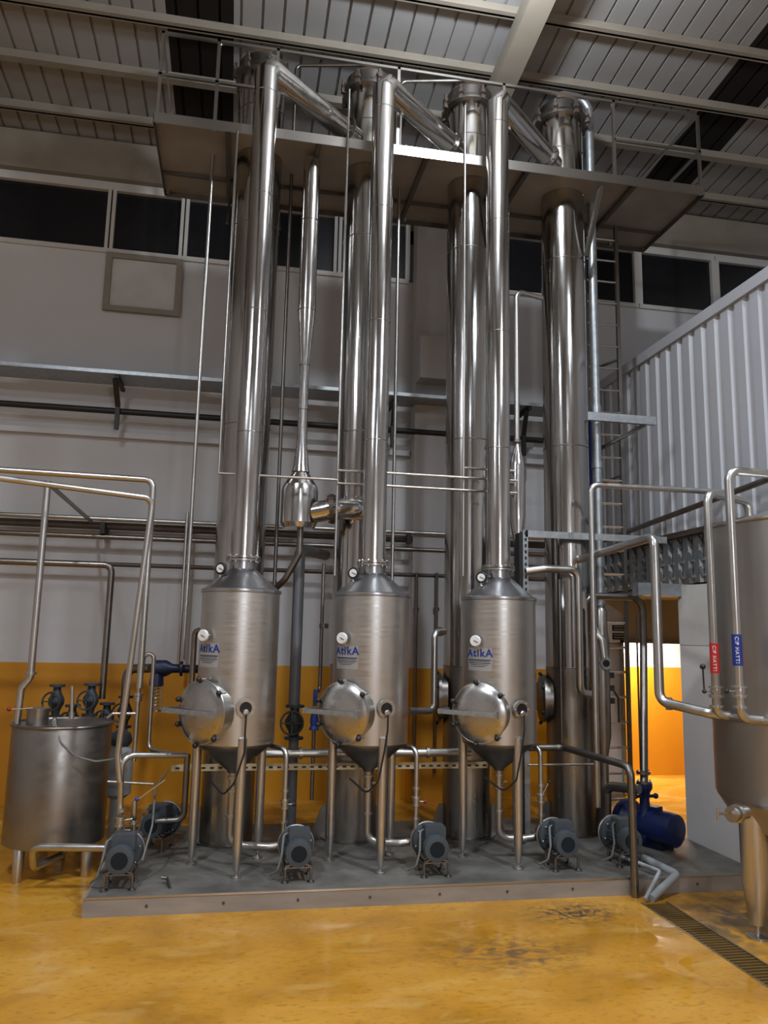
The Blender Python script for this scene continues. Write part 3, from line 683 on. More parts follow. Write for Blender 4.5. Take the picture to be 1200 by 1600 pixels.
pipe('riser_pipe', 'thin tube clipped to the front of the last column', [(a.x, 8.45, a.z), (a.x, 8.45, P(877, 1160, Y=8.45).z)], .016, 'dull_pipe')
z_ = P(850, 1168, Y=8.1).z; e1 = P(978, 1196, Y=7.25)
pipe('return_pipe', 'long bent pipe sloping past the last column and dropping in front of the fourth pump', [(P(826, 1168, Y=8.1).x, 8.1, z_), (P(880, 1168, Y=8.1).x, 8.1, z_), (3.69, 7.02, P(985, 1198, Y=7.02).z), (3.70, 7.02, 0)], .036, 'dull_pipe', .1, n=16)
z_ = P(850, 1195, Y=8.15).z
pipe('thin_line', 'thin horizontal tube passing the foot of the last column', [(P(825, 1195, Y=8.15).x, 8.15, z_), (P(930, 1195, Y=8.15).x, 8.15, z_)], .012, 'pipe_metal')
pipe('elbow_pipe', 'thick dark elbow pipe between exchanger and blue pump', [(P(948, 1290, Y=8.35).x, 8.35, .3), (P(948, 1228, Y=8.35).x, 8.35, P(948, 1228, Y=8.35).z), (4.3, 8.0, P(975, 1228, Y=8.2).z)], .05, 'dull_pipe', .09, n=16)

# ---------- pumps
def pump(m, lbl, loc, grp='grey pumps on the plinth'):
    t = thing('centrifugal_pump', lbl, 'pump', (0, 0, 0), grp); H = .215
    prof = [(.075, -.0), (.10, .004), (.104, .02), (.104, .07), (.098, .075)]
    G().lathe((0, .0, H), prof, (0, 1, 0), 32).build('fan_cover', m, t)
    G().lathe((0, -.002, H), [(.062, 0), (.062, .001)], (0, 1, 0), 24).build('fan_grille', 'fan_dark', t)
    b = G().lathe((0, .07, H), [(.088, 0), (.088, .20)], (0, 1, 0), 32)
    for k in range(20):
        q = 2*PI*k/20; b.box((.093*math.cos(q), .17, H+.093*math.sin(q)), (.018, .19, .005), rot=Matrix.Rotation(-q, 3, 'Y'))
    b.build('motor_body', m, t)
    G().box((0.01, .16, H+.105), (.17, .14, .09)).box((0.01, .16, H+.153), (.155, .125, .012)).build('terminal_box', m, t)
    v = G().lathe((0, .27, H), [(.09, 0), (.13, .01), (.14, .03), (.14, .07), (.125, .08), (.125, .12), (.05, .13), (.05, .18)], (0, 1, 0), 36).build('pump_head', m, t)
    G().torus((0, .335, H), .142, .008, (0, 1, 0), 32).build('clamp_ring', 'pipe_metal', t)
    for k in range(6):
        q = 2*PI*k/6+.3; G().ball((.12*math.cos(q), .262, H+.12*math.sin(q)), .010).build('cap_nut', 'pipe_metal', v)
    for sx_ in (-1, 1):
        for y in (.03, .24):
            lg = G().cyl((sx_*.10, y, .012), (sx_*.10, y, .115), .011).bar((sx_*.10, y, .115), (sx_*.06, y, .135), .03, .012).build('leg', 'dull_pipe', t)
            G().lathe((sx_*.10, y, 0), [(.03, 0), (.03, .008), (.012, .02)], n=12).build('foot', 'dull_pipe', lg)
    G().bar((-.1, .03, .112), (.1, .03, .112), .03, .01).bar((-.1, .24, .112), (.1, .24, .112), .03, .01).bar((-.1, .0, .112), (-.1, .28, .112), .02, .01).bar((.1, .0, .112), (.1, .28, .112), .02, .01).build('frame', 'dull_pipe', t)
    G().tube([(-.07, .16, H+.12), (-.115, .12, H+.12), (-.13, .06, H-.02), (-.16, .05, H-.13), (-.21, .12, H-.18)], .009, .04, 8).build('power_cable', 'cable_grey', t) if lbl[0] != '!' else None
    t.location = loc; t.scale = (1.13, 1.13, 1.13); return t
p0 = pump('pump_grey', 'small grey motor pump on the front left corner of the plinth, nearest the open tank', (-.855, 7.215, ZS))
for x, y, l in ((.652, 7.26, 'small grey motor pump right of the first vessel, its cable looping to the plinth'), (1.905, 7.27, 'small grey motor pump between the second and third vessels'),
             (3.185, 7.31, 'small grey motor pump right of the third vessel, third along from the corner pump'), (3.86, 7.36, 'small grey motor pump behind the slanting drop pipe, next to the blue pump')):
    dup(p0, (x, y, ZS), l)
pb = dup(p0, (-.72, 8.42, ZS), 'grey pump set back behind the corner pump near the first vessel', rz=-.35)
# discharge risers with valves
for i, (x, y, vxx) in enumerate(((.535, 7.64, 0), (1.79, 7.65, 1), (3.07, 7.69, 2))):
    tz = P(441, 1172, Y=7.6).z
    o = pipe('discharge_pipe', ('steel discharge pipe rising from the pump right of the first vessel', 'steel discharge pipe rising from the pump between the second and third vessels', 'steel discharge pipe rising from the pump right of the third vessel')[i],
             [(x, y, .46), (x, y, tz), (x-.28 if i < 2 else x-.3, y+.50, tz)], .024, 'pipe_metal', .08, rings=[((x, y, .58), Zv, .038, .02, 0), ((x, y, .86), Zv, .038, .02, 0)])
    valve(o, (x, y, .74), .026, (.085, -.02, .0) if i < 2 else (.08, -.02, .16), 'red_plastic' if i == 1 else 'black')
# suction from vessel outlets
for i in range(3):
    x, y = vx[i]
    px_, py_ = ((.652, 7.26), (1.905, 7.27), (3.185, 7.31))[i]
    pipe('suction_line', ('suction pipe from the first vessel outlet to its pump', 'suction pipe from the second vessel outlet to its pump', 'suction pipe from the third vessel outlet to its pump')[i],
         [(x, y, .78), (x, y, .34), (px_-.25, py_+.48, .34), (px_, py_+.48, .365), (px_, py_+.34, .365)], .036, 'pipe_metal', .1, n=16, rings=[((x, y, .60), Zv, .05, .02, 0)])
# corner pump piping + open tank
t = pipe('discharge_pipe', 'steel pipe rising from the corner pump and turning right toward the first vessel', [(-.91, 7.59, .46), (-.93, 7.50, P(190, 1180, Y=7.5).z), (P(290, 1178, Y=7.7).x, 7.8, P(290, 1180, Y=7.8).z)], .026, 'pipe_metal', .1, rings=[((-.90, 7.5, .56), Zv, .04, .02, 0), ((-.90, 7.5, .74), Zv, .04, .02, 0)])
valve(t, (-.905, 7.5, .65), .027, (.12, 0, .02))
x_, y_ = -.80, 7.56
t = pipe('branch_pipe', 'short upright branch with a blue lever beside the corner pump riser', [(x_, y_+.03, .47), (x_, y_, .80)], .024, 'pipe_metal', rings=[((x_, y_, .62), Zv, .036, .02, 0)])
G().bar((x_, y_, .80), (x_+.25, y_+.02, .98), .02, .008).build('lever', 'pipe_metal', t)
G().ball((x_+.02, y_, .82), .02).build('cap', 'blue_pipe', t)
t = thing('open_tank', 'round steel buffer tank on stub legs at the left, with pipes over its lid', 'tank', (-1.62, 8.42, 0))
tx, ty = -1.62, 8.42
G().lathe((tx, ty, 0), [(.46, .30), (.463, .36), (.463, 1.37), (.455, 1.385), (.0001, 1.39)], n=56).build('body', 'tank_metal', t)
G().torus((tx, ty, 1.385), .465, .016, n=56).build('rim', 'dull_pipe', t)
for q in (235, 330, 90):
    q = math.radians(q); c = (tx+.40*math.cos(q), ty+.40*math.sin(q), 0)
    G().lathe(c, [(.04, 0), (.045, .02), (.055, .34), (.03, .38)], n=18).build('leg', 'brushed', t)
G().lathe((P(60, 1110, Y=8.25).x, 8.25, 1.38), [(.10, 0), (.10, .15), (.115, .15), (.115, .165), (.0001, .165)], n=24).build('hatch_neck', 'tank_metal', t)
G().cyl(P(112, 1120, Y=8.2), P(113, 1072, Y=8.2), .018).flange(P(112, 1118, Y=8.2), Zv, .028, .05).build('vent_pipe', 'pipe_metal', t)
G().lathe(P(85, 1128, Y=8.1), [(.025, -.04), (.03, .0), (.02, .02), (.022, .04)], n=12).build('fitting', 'pipe_metal', t)
G().tube([P(85, 1126, Y=8.05), P(95, 1160, Y=7.93), P(118, 1182, Y=7.93), P(150, 1190, Y=7.95), P(178, 1186, Y=7.9), P(200, 1175, Y=7.8)], .008, .1, 8).build('hose', 'cable_grey', t)
c = P(30, 1108, Y=8.1); G().cyl(c, P(52, 1106, Y=8.1), .006).cyl(P(14, 1108, Y=8.1), c, .005).build('float_lever', 'pipe_metal', t); G().ball(P(14, 1108, Y=8.1), .022).build('lever_knob', 'red_plastic', t)
pipe('tank_outlet_pipe', 'bent pipe from under the open tank to the corner pump', [(-1.45, 8.3, .33), (-1.5, 8.2, .2), (P(55, 1345, Y=7.9).x, 7.85, .19), (P(52, 1330, Y=7.75).x, 7.72, .40), (P(165, 1318, Y=7.62).x, 7.62, .40), (-.86, 7.62, .37)], .033, 'pipe_metal', .08, n=16)
# drop pipe onto tank (vertical with offset)
a = P(75, 752, Y=8.3); zz = lambda py: P(52, py, Y=8.3).z
t = pipe('tank_feed_pipe', 'vertical feed pipe with a small offset dropping onto the open tank', [(a.x, 8.3, a.z), (a.x, 8.3, zz(1058)), (a.x-.075, 8.3, zz(1075)), (a.x-.085, 8.3, 1.39)], .034, 'pipe_metal', .06, n=16, rings=[((a.x, 8.3, zz(1052)), Zv, .052, .025, 0)])
b1 = P(80, 745, Y=8.32); b2 = P(143, 815, Y=11.1)
tag(G().bar((a.x, 8.34, a.z-.02), (b2.x, b2.y, b2.z), .035, .035).build('support_bar', 'dull_pipe'), 'dark square bar bracing the tank feed pipe back to the wall', 'bar')
z1 = P(0, 733, Y=8.2).z; x1 = P(240, 748, Y=8.2).x
z1b = P(238, 750, Y=8.2).z
pipe('overhead_pipe', 'upper of two long pipes running in from the left and dropping beside the open tank', [(-4.5, 8.2, z1+.02), (x1, 8.2, z1b), (x1, 8.2, P(225, 1075, Y=8.2).z)], .032, 'pipe_metal', .09, n=14)
c0 = P(0, 747, Y=6.9); c1 = P(239, 779, Y=7.45)
pipe('overhead_pipe', 'lower of two long pipes from the left, its drop leaning to the corner pump', [(c0+(c0-c1)*.5), c1, P(184, 1180, Y=7.5)+Vector((-.0, 0, 0)), (-.93, 7.5, .98)], .027, 'pipe_metal', .08, n=14)
a = P(175, 883, Y=9.6)
t = pipe('wall_feed_pipe', 'grey pipe bending down behind the open tank onto a black gate valve', [(-4.5, 9.6, a.z+.0), (a.x, 9.6, a.z), (a.x, 9.6, P(167, 1092, Y=9.6).z)], .038, 'dull_pipe', .09, n=14)
# black gate valves behind the tank
def gate_valve(px, py, Y, lbl, wheel=True, h=.36, m='cast_grey', s=1.0, nm='gate_valve', grp='black gate valves behind the open tank'):
    c = P(px, py, Y=Y); t = thing(nm, lbl, 'valve', (c.x, Y, c.z-h/2), grp)
    G().lathe((c.x, Y, c.z-h/2), [(.085*s, 0), (.085*s, .025), (.04*s, .03), (.05*s, .08), (.085*s, .15), (.085*s, .20), (.045*s, .28), (.04*s, .33), (.085*s, .335), (.085*s, .36)], n=24).build('body', m, t)
    w = G().torus((c.x-.03*s, Y-.12, c.z), .10*s, .011, (-.25, -1, .1), 28, 8)
    w.bar((c.x-.03*s-.1*s, Y-.12, c.z), (c.x-.03*s+.1*s, Y-.12, c.z), .014, .014).bar((c.x-.03*s, Y-.12, c.z-.1*s), (c.x-.03*s, Y-.12, c.z+.1*s), .014, .014)
    w.build('handwheel', 'cast_grey', t)
    G().cyl((c.x, Y, c.z), (c.x-.03*s, Y-.12, c.z), .012).build('stem', 'pipe_metal', t)
    zb_ = c.z-h/2
    G().cyl((c.x, Y, 0.0), (c.x, Y, zb_), .045*s).build('pipe_stub', 'grey_paint_pipe', t)
    return t
gate_valve(88, 1095, 9.5, 'black gate valve showing its handwheel above the tank, left of the vent pipe')
gate_valve(142, 1093, 9.5, 'black gate valve showing its handwheel above the tank, right of the vent pipe')
gate_valve(112, 1126, 9.7, 'low black gate valve directly behind the tank vent pipe')
gate_valve(166, 1123, 9.6, 'black gate valve at the foot of the bent grey wall pipe')
gate_valve(195, 1112, 9.7, 'dark gate valve at the right end of the row, below a curved pipe')
gate_valve(460, 1128, 8.75, 'large grey gate valve below the thick grey pipe between the first two columns', s=1.2, grp=None)
# thick grey pipe above it
zt = P(470, 858, Y=8.75).z; xg = P(467, 900, Y=8.75).x
pipe('grey_pipe', 'thick dull grey pipe descending from an elbow to the large gate valve', [(P(515, 858, Y=8.9).x, 9.3, zt), (xg, 8.75, zt), (xg, 8.75, P(462, 1103, Y=8.75).z)], .062, 'grey_paint_pipe', .09, n=20)
# bronze curved pipe + navy regulator
a = P(195, 1098, Y=9.5)
t = thing('pressure_regulator', 'navy blue pressure regulator with a hanging spring housing left of the first vessel', 'regulator', P(246, 1110, Y=9.2))
G().tube([(a.x, 9.5, a.z), (a.x, 9.5, P(195, 1045, Y=9.5).z), (P(235, 1045, Y=9.3).x, 9.3, P(235, 1044, Y=9.3).z)], .05, .12, 16).build('inlet_elbow', 'dull_pipe', t)
G().lathe(P(238, 1044, Y=9.2), [(.06, 0), (.09, .02), (.09, .15), (.05, .22), (.045, .3), (.085, .3), (.085, .33), (.03, .33)], (1, 0, 0), 20).build('body', 'navy', t)
G().lathe(P(246, 1044, Y=9.2), [(.05, -.20), (.08, -.19), (.07, -.06), (.05, 0)], n=20).build('bonnet', 'navy', t)
cc = P(246, 1060, Y=9.2); cb = P(244, 1108, Y=9.2); sp = G()
K = 90; pts = [Vector((cc.x+.032*math.cos(k/K*2*PI*9), 9.2+.032*math.sin(k/K*2*PI*9), cc.z+(cb.z-cc.z)*k/K)) for k in range(K+1)]
sp.tube(pts, .006, n=6, mitre=True).build('spring', 'pipe_metal', t)
for dx in (-.055, .055): G().cyl((cc.x+dx, 9.2, cc.z), (cc.x+dx, 9.2, cb.z-.02), .008).build('rod', 'pipe_metal', t)
G().lathe(cb-Vector((0, 0, .02)), [(.07, 0), (.07, .02)], n=18).build('spring_plate', 'pipe_metal', t)
zz = P(280, 1045, Y=9.3).z
pipe('navy_pipe', 'dark navy pipe continuing from the regulator behind the first vessel', [(P(268, 1047, Y=9.2).x, 9.25, zz), (-.25, 9.3, zz)], .045, 'navy')
# hook pipe
z_ = P(238, 1022, Y=8.6).z
pipe('hook_pipe', 'thin steel pipe hooked over at the top left of the first vessel', [(P(222, 1050, Y=8.6).x, 8.6, P(222, 1050, Y=8.6).z), (P(225, 1022, Y=8.6).x, 8.6, z_), (P(241, 1022, Y=8.6).x, 8.6, z_), (P(241, 1030, Y=8.6).x, 8.6, P(230, 1172, Y=8.6).z), (P(270, 1176, Y=8.3).x, 8.3, P(240, 1176, Y=8.4).z)], .022, 'pipe_metal', .09)
a = P(218, 1060, Y=8.4)
t = pipe('drop_pipe', 'short valved drop pipe left of the navy regulator', [(a.x, 8.4, P(220, 1040, Y=8.4).z), (a.x, 8.4, P(212, 1190, Y=8.4).z)], .022, 'pipe_metal', rings=[((a.x, 8.4, P(217, 1085, Y=8.4).z), Zv, .05, .02, 0), ((a.x, 8.4, P(217, 1092, Y=8.4).z), Zv, .04, .05, 0)])
z_ = P(200, 1115, Y=8.1).z
pipe('valve_spout', 'bright small spout reaching over the open tank rim', [(P(168, 1119, Y=8.1).x, 8.1, z_-.04), (P(176, 1115, Y=8.1).x, 8.1, z_), (P(212, 1115, Y=8.1).x, 8.1, z_)], .014, 'pipe_metal', .03)
# pump cluster behind tank: a silver motor
t = thing('standing_motor', 'pale grey upright motor half hidden behind the open tank', 'motor', P(188, 1250, Y=9.0)*1)
c = P(188, 1170, Y=9.0)
G().lathe((c.x, 9.0, 0), [(.12, 0), (.12, .05), (.07, .1), (.07, .55), (.14, .6), (.14, c.z-.05), (.12, c.z), (.05, c.z+.06)], n=24).build('casing', 'grey_pvc', t)
G().lathe((c.x, 9.0, c.z+.04), [(.10, 0), (.12, .05), (.10, .12), (.04, .16)], n=20).build('head', 'cast_grey', t)
t.location = (c.x, 9.0, 0)
for ch in t.children: ch.location = -t.location
z_ = P(230, 1225, Y=8.2).z
pipe('thin_line', 'thin horizontal tube between the open tank and the set-back pump', [(P(168, 1221, Y=8.3).x, 8.3, z_+.01), (P(240, 1225, Y=8.3).x, 8.3, z_-.02)], .012)
pipe('return_pipe', 'dark pipe hanging left of the first vessel legs and bending to the set-back pump', [(P(293, 1178, Y=8.3).x, 8.3, P(293, 1178, Y=8.3).z), (P(293, 1178, Y=8.3).x, 8.3, P(290, 1281, Y=8.3).z), (P(243, 1282, Y=8.35).x, 8.3, P(290, 1282, Y=8.3).z)], .03, 'dull_pipe', .08)
pipe('power_cable', 'grey cable hanging down behind the corner pump', [P(262, 1205, Y=8.3), P(243, 1230, Y=8.0), P(238, 1290, Y=7.6), P(222, 1345, Y=7.45)], .009, 'cable_grey', .1)
pipe('floor_hook', 'small bent metal pipe end sticking up from the plinth near its front edge', [P(252, 1371, Y=7.4), P(262, 1372, Y=7.4), P(264, 1385, Y=7.3), (P(266, 1390, Y=7.25).x, 7.25, ZS)], .014, 'dull_pipe', .03)
# ---------- cross headers behind the vessels
z_ = P(560, 1176, Y=8.42).z
pipe('header_pipe', 'thick horizontal header pipe running behind the vessels just below their bodies', [(P(412, 1172, Y=8.4).x, 8.4, z_), (P(735, 1178, Y=8.4).x, 8.4, z_)], .043, 'pipe_metal', n=16, rings=[((P(470, 1172, Y=8.4).x, 8.4, z_), Xv, .06, .03, 0), ((P(668, 1172, Y=8.4).x, 8.4, z_), Xv, .06, .03, 0)])
z_ = P(300, 1200, Y=8.46).z; xa, xb = P(268, 1199, Y=8.46).x, P(762, 1199, Y=8.46).x
t = thing('slotted_rail', 'cream slotted strut rail running level behind the vessel legs', 'rail', ((xa+xb)/2, 8.46, z_))
G().bb(xa, xb, 8.455, 8.47, z_-.03, z_+.03).bb(xa, xb, 8.47, 8.51, z_+.02, z_+.03).build('strip', 'cream_strut', t)
g = G(); x = xa+.04
while x < xb-.05: g.bb(x, x+.04, 8.452, 8.456, z_-.009, z_+.009); x += .085
g.build('slots', 'black', t)
t = pipe('elbow_pipe', 'grey pipe with two elbows linking the third column to the second vessel', [(P(692, 987, Y=8.6).x, 8.55, P(692, 987, Y=8.5).z), (P(679, 988, Y=8.4).x, 8.4, P(680, 987, Y=8.4).z), (P(679, 988, Y=8.4).x, 8.4, P(680, 1111, Y=8.4).z), (P(636, 1111, Y=8.3).x, 8.2, P(640, 1111, Y=8.2).z)], .036, 'pipe_metal', .08, n=16, rings=[(P(688, 987, Y=8.52), (1, .6, 0), .05, .03, 0)])
pipe('bent_vent_pipe', 'dark bent pipe tucked against the upper left side of the first vessel', [(-.30, 8.0, P(312, 985, Y=8.0).z), (P(304, 985, Y=8.0).x, 8.05, P(304, 985, Y=8.0).z), (P(304, 985, Y=8.0).x, 8.05, P(300, 1090, Y=8.0).z)], .028, 'dull_pipe', .06)
# blue valve line
a = P(492, 1095, Y=8.5)
t = pipe('valve_line', 'thin upright line with a blue ball valve left of the second vessel hatch', [(P(506, 880, Y=8.6).x, 8.6, P(506, 880, Y=8.6).z), (P(506, 880, Y=8.6).x, 8.6, P(500, 1080, Y=8.6).z), (a.x, 8.5, a.z+.1), (a.x, 8.5, .6)], .02, 'dull_pipe', .05, rings=[((P(506, 978, Y=8.6).x, 8.6, P(506, 978, Y=8.6).z), Zv, .05, .05, 0)])
G().lathe((a.x, 8.5, a.z-.3), [(.05, 0), (.05, .02), (.035, .04), (.045, .10), (.03, .18), (.03, .2)], n=18).build('blue_valve', 'blue_pipe', t)
G().box((a.x, 8.47, a.z+.05), (.045, .02, .14)).build('blue_label', 'blue_label', t)
for i, px in enumerate((651, 683)):
    x = P(px, 1000, Y=11.1).x
    pipe('wall_conduit', ('left', 'right')[i]+' of two thin conduits on the wall between the second vessel and third column', [(x, 11.15, P(px, 895, Y=11.15).z), (x, 11.15, .4)], .022, 'dull_pipe', rings=[((x, 11.15, P(px, 952, Y=11.15).z), Zv, .04, .05, 0)])
x = P(281, 1000, Y=11.1).x
pipe('wall_conduit', 'thin conduit on the wall left of the first column', [(x, 11.1, P(282, 800, Y=11.1).z), (x, 11.1, 1.85)], .024, 'pipe_metal')
# ---------- wall runs
zs = [(P(0, 804, Y=11.2).z, .03, 'pipe_metal', 'uppermost bright pipe of the long runs along the back wall', 11.15), (P(0, 814, Y=11.25).z, .055, 'dark_pipe', 'thick rust-brown pipe just below the uppermost run on the back wall', 11.3),
      (P(0, 832, Y=11.2).z, .035, 'dull_pipe', 'third pipe down of the long runs along the back wall', 11.2), (P(320, 887, Y=11.2).z, .03, 'dark_pipe', 'lowest dark pipe of the long runs along the back wall', 11.2)]
for z_, r, m_, l_, y_ in zs:
    pipe('wall_pipe', l_, [(-7, y_, z_), (5.2, y_, z_)], r, m_, group='long pipe runs along the back wall')
for px, py in ((163, 829), (635, 845)):
    c = P(px, py, Y=11.3)
    tag(G().bb(c.x-.03, c.x+.03, 11.12, YB-(.3 if px > 600 else 0), c.z-.06, c.z+.10).build('pipe_bracket', 'black_steel'), 'black wall bracket under the pipe runs '+('near the tank feed pipe brace' if px < 400 else 'right of the second vapour pipe'), 'bracket')
z_ = P(0, 630, Y=11.2).z
pipe('black_pipe', 'long black pipe running under the cable tray on the back wall', [(-7, 11.2, z_), (5.3, 11.2, z_)], .045, 'black_steel')
zt1 = P(0, 566, Y=10.83).z
t = thing('cable_tray', 'long grey cable tray projecting along the back wall below the windows', 'tray', (0, 11.2, zt1-.1))
g = G().bb(-7, 5.4, 10.81, 10.83, zt1-.04, zt1+.01); g.bb(-7, 5.4, 11.33, 11.35, zt1-.04, zt1+.01)
g.build('side_rail', 'galvanised', t)
G().bb(-7, 5.4, 10.83, 11.33, zt1-.038, zt1-.03).build('tray_floor', 'galvanised', t)
for px in (184, 617, 822):
    x = P(px, 610, Y=11.0).x
    G().bar((x, 10.84, zt1-.065), (x, YB-.01, zt1-.065), .05, .05).bar((x-.03, 10.90, zt1-.08), (x, 11.12, zt1-.42), .06, .06).bar((x, 11.12, zt1-.40), (x, 11.12, z_-.28), .06, .06).build('tray_bracket', 'black_steel', t)
# framed panel below the window
t = thing('wall_panel', 'pale framed square hatch on the wall just below the high windows', 'panel', (-1.58, YB, 6.95))
G().bb(-2.1, -1.06, YB-.05, YB-.001, 6.95, 7.8).build('sheet', 'beige_plaster', t)
G().bb(-2.13, -1.03, YB-.09, YB-.05, 6.92, 7.0).bb(-2.13, -1.03, YB-.09, YB-.05, 7.74, 7.82).bb(-2.13, -2.04, YB-.09, YB-.05, 7.0, 7.74).bb(-1.12, -1.03, YB-.09, YB-.05, 7.0, 7.74).build('frame', 'beam_cream', t)
# sign over the doorway
c = P(965, 988, Y=YB-.04)
t = thing('door_sign', 'small framed dark sign on the beige wall above the doorway', 'sign', (c.x, YB-.04, c.z-.14))
G().bb(c.x-.2, c.x+.2, YB-.04, YB-.021, c.z-.16, c.z+.14).build('board', 'white_plastic', t)
G().bb(c.x-.09, c.x+.12, YB-.05, YB-.04, c.z+.02, c.z+.11).bb(c.x-.09, c.x+.12, YB-.05, YB-.04, c.z-.11, c.z-.01).build('dark_plate', 'black', t)
g = G()
for dz in (.085, .045, -.04, -.08): g.bb(c.x-.07, c.x+.10, YB-.052, YB-.05, c.z+dz-.008, c.z+dz+.008)
g.build('faint_text', 'grey_pvc', t)
# ---------- blue pump
t = thing('blue_pump', 'large dark blue motor pump in front of the bright doorway', 'pump', (4.5, 8.1, ZS))
bx_, by_ = 4.62, 7.95; ax = Vector((.42, -.9, 0)).normalized()
c = P(1044, 1295, Y=7.95)
H = c.z; c0 = Vector((c.x-.02, 7.95, H))
G().lathe(c0-ax*.30, [(.14, 0), (.17, .02), (.175, .34), (.165, .42), (.12, .445), (.0001, .45)], ax, 32).build('motor_body', 'pump_blue', t)
G().box(c0-ax*.16+Vector((0, 0, .17)), (.16, .12, .07), math.atan2(ax.y, ax.x)).build('terminal_box', 'pump_blue', t)
G().lathe(c0-ax*.58, [(.05, 0), (.19, .02), (.22, .06), (.22, .14), (.17, .2), (.13, .28)], ax, 32).build('pump_head', 'pump_blue', t)
hp = c0-ax*.42
G().lathe((4.42, 8.12, 0), [(.10, .42), (.06, .50), (.05, .62), (.06, .70), (.085, .74), (.085, .79)], n=24).build('discharge_neck', 'pump_blue', t)
G().bar((4.30, 8.10, .66), (4.54, 8.10, .66), .03, .03).ball((4.30, 8.10, .66), .03).ball((4.54, 8.10, .66), .03).build('tie_bolt', 'navy', t)
G().box(c0-ax*.12-Vector((0, 0, H-ZS-.05)), (.26, .2, .10), math.atan2(ax.y, ax.x)).box(c0-ax*.42-Vector((0, 0, H-ZS-.05)), (.12, .2, .10), math.atan2(ax.y, ax.x)).build('foot', 'navy', t)
G().tube([c0-ax*.22+Vector((0, 0, .17)), c0-ax*.18+Vector((-.02, -.14, .12)), c0-ax*.16+Vector((0, -.19, -.05)), c0-ax*.18+Vector((0, -.17, -.18))], .012, .06, 8).build('power_cable', 'grey_pvc', t)
G().cyl(hp-Vector((.05, .12, .08)), hp-Vector((-.02, .30, .12)), .06).build('coupling', 'pump_blue', t)
# drain pipes over the plinth edge
pipe('floor_drain_pipe', 'larger pale plastic pipe bending over the plinth edge to the drain', [(3.95, 7.75, .24), P(1058, 1366, Y=7.12), (3.78, 6.88, .03)], .036, 'grey_pvc', .05, n=14)
pipe('floor_drain_pipe', 'smaller pale plastic pipe beside the larger one, bending down to the drain', [(3.80, 7.6, .22), P(1031, 1361, Y=7.06), (3.71, 6.86, .03)], .018, 'grey_pvc', .03)
# drain grate
t = thing('floor_drain', 'narrow rusty drain channel with slatted grate running toward the camera', 'drain', (3.8, 4.4, 0))
G().bb(DX0, DX0+.015, 2.0, 6.86, -.08, .004).bb(DX1-.015, DX1, 2.0, 6.86, -.08, .004).build('channel', 'angle_steel', t)
g = G(); y = 2.02
while y < 6.84: g.bb(DX0+.015, DX1-.015, y, y+.022, -.03, -.004); y += .048
g.build('grating', 'grate', t)
# ---------- black cables from sight glasses
for i in range(3):
    x, y = vx[i]; n4 = rotdir(-11); c = Vector((x, y, ZS+1.475-.05))+n4*.48
    tag(G().tube([c, c+Vector((-.005, -.02, -.14)), c+Vector((-.03 if i else 0, -.01, -.33)), c+Vector((-.08, .0, -.6)), c+Vector((-.17, .1, -.72)), c+Vector((-.30, .3, -.62))], .009, .09, 8).build('power_cable', 'black'),
        ('black cable hanging from the sight glass of the first vessel', 'black cable hanging from the sight glass of the second vessel', 'black cable hanging from the sight glass of the third vessel and looping below it')[i], 'cable')
# ---------- large tank at the right edge
TX, TY, TR = 5.0, 6.0, .92
t = thing('large_tank', 'large round steel tank cut off by the right edge, standing on tapered legs', 'tank', (TX, TY, 0))
G().lathe((TX, TY, 0), [(TR, 1.02), (TR, 3.30), (TR-.02, 3.32), (.3, 3.5), (.0001, 3.52)], n=80).build('body', 'big_tank_metal', t)
G().lathe((TX, TY, 0), [(.12, .55), (TR-.14, .80), (TR-.002, 1.02)], n=64).build('bottom_cone', 'big_tank_metal', t, sharp=20)
G().torus((TX, TY, 3.31), TR, .018, n=80).build('rim', 'angle_steel', t)
G().torus((TX, TY, 1.70), TR+.03, .032, n=80, k=10).build('ring_pipe', 'pipe_metal', t)
G().lathe((TX, TY, 0), [(TR+.001, 1.68), (TR+.012, 1.675), (TR+.012, 1.05), (TR+.001, 1.045)], n=80).build('jacket', 'big_tank_metal', t)
for q in (181, 270, 0, 90):
    q = math.radians(q); c = Vector((TX+.80*math.cos(q), TY+.80*math.sin(q), 0))
    lg = G().lathe(c, [(.06, .10), (.065, .12), (.105, .42), (.105, .98)], n=28).build('leg', 'brushed', t)
    G().lathe(c, [(.09, 0), (.09, .015), (.02, .03), (.02, .10)], n=18).build('foot', 'pipe_metal', lg)
dv = Vector((math.cos(math.radians(207)), math.sin(math.radians(207)), 0)); c = Vector((TX, TY, .88))+dv*(TR-.12)
pt = P(1150, 1272, Y=5.75)
so = G().lathe(Vector((pt.x+.12, 5.80, pt.z)), [(.05, 0), (.05, .10), (.07, .10), (.07, .125), (.045, .13), (.045, .16), (.06, .16), (.06, .18), (.0001, .18)], (-1, -.35, .0), 24).build('sample_port', 'pipe_metal', t)
G().cyl(P(1135, 1272, Y=5.75), P(1122, 1271, Y=5.7), .010).cyl(P(1121, 1262, Y=5.7), P(1122, 1281, Y=5.7), .008).build('tee_handle', 'pipe_metal', so)
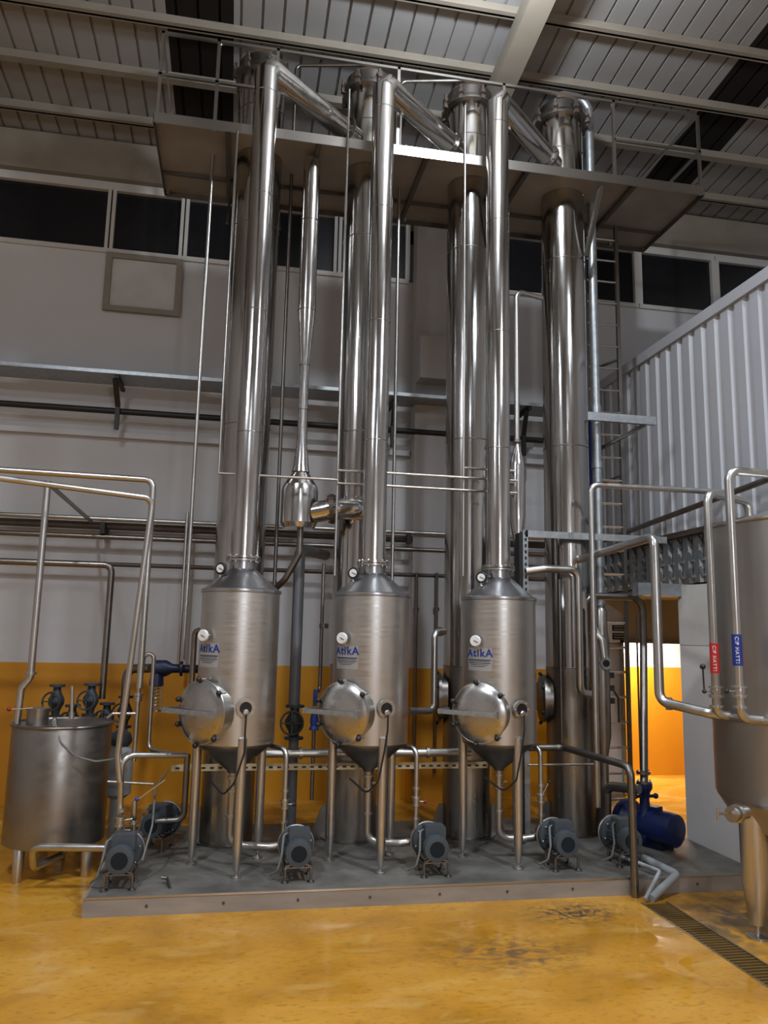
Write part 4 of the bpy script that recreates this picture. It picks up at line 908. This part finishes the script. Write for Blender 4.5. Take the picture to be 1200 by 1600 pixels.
# labelled pipes on big tank
for i, (pt, pb_, px2, col_, mtop, mbot, txt, lb) in enumerate((
        ((1105, 770), (1113, 1088), 1165, 'red_label', 1005, 1052, 'CIP HATTI', 'steel pipe with a red label strip running down the left side of the large tank'),
        ((1138, 735), (1148, 1088), 1300, 'blue_label', 991, 1040, 'CIP HATTI', 'steel pipe with a blue label strip in front of the large tank'))):
    Y = (6.0, 5.66)[i]; a = P(*pt, Y=Y); x = a.x
    end = [(P(px2, 768, Y=Y+.3).x, Y+.1, a.z)] if i else [(P(1168, 765, Y=Y+.3).x, Y+.3, a.z), (P(1168, 765, Y=Y+.3).x, Y+.3, 3.38)]
    zv = P(pb_[0], pb_[1], Y=Y).z
    t = pipe('labelled_pipe', lb, [((4.06, 6.0, 1.70), (4.13, 5.68, 1.70))[i], (x, Y, 1.72), (x, Y, a.z)]+end, .036, 'pipe_metal', .09, n=16, rings=[((x, Y, zv+.0), Zv, .055, .02, 0), ((x, Y, zv-.08), Zv, .055, .02, 0)])
    valve(t, (x, Y, zv+.04), .036, (-.12, -.02, .0), 'black')
    if i == 0: G().cyl((x-.12, Y-.02, zv+.04), (x-.125, Y-.02, zv+.22), .007).ball((x-.125, Y-.02, zv+.24), .024).build('long_lever', 'black', t)
    z1, z0 = P(pb_[0]-1, mtop, Y=Y).z, P(pb_[0]-1, mbot, Y=Y).z
    band = G().lathe((x, Y, z0), [(.038, 0), (.038, z1-z0)], n=20).build('label_band', col_, t, 'coloured label strip')
    def Mt(co, x=x, Y=Y, zm=(z1+z0)/2, r=.0385):
        q = math.radians(35)-co.y/r; return Vector((x-math.sin(q)*(r+co.z+.0005), Y-math.cos(q)*(r+co.z+.0005), zm-co.x))
    text_mesh(txt, .038, band, 'white_plastic', Mt, offset=.0003)
a, b = P(980, 831, X=5.3), P(1200, 749, X=5.3)
tag(G().tube([a-(b-a)*.3, b+(b-a)*.05], .035, n=12).build('handrail_pipe', 'dull_pipe'), 'dark pipe running along the foot of the ribbed annex panels', 'pipe')
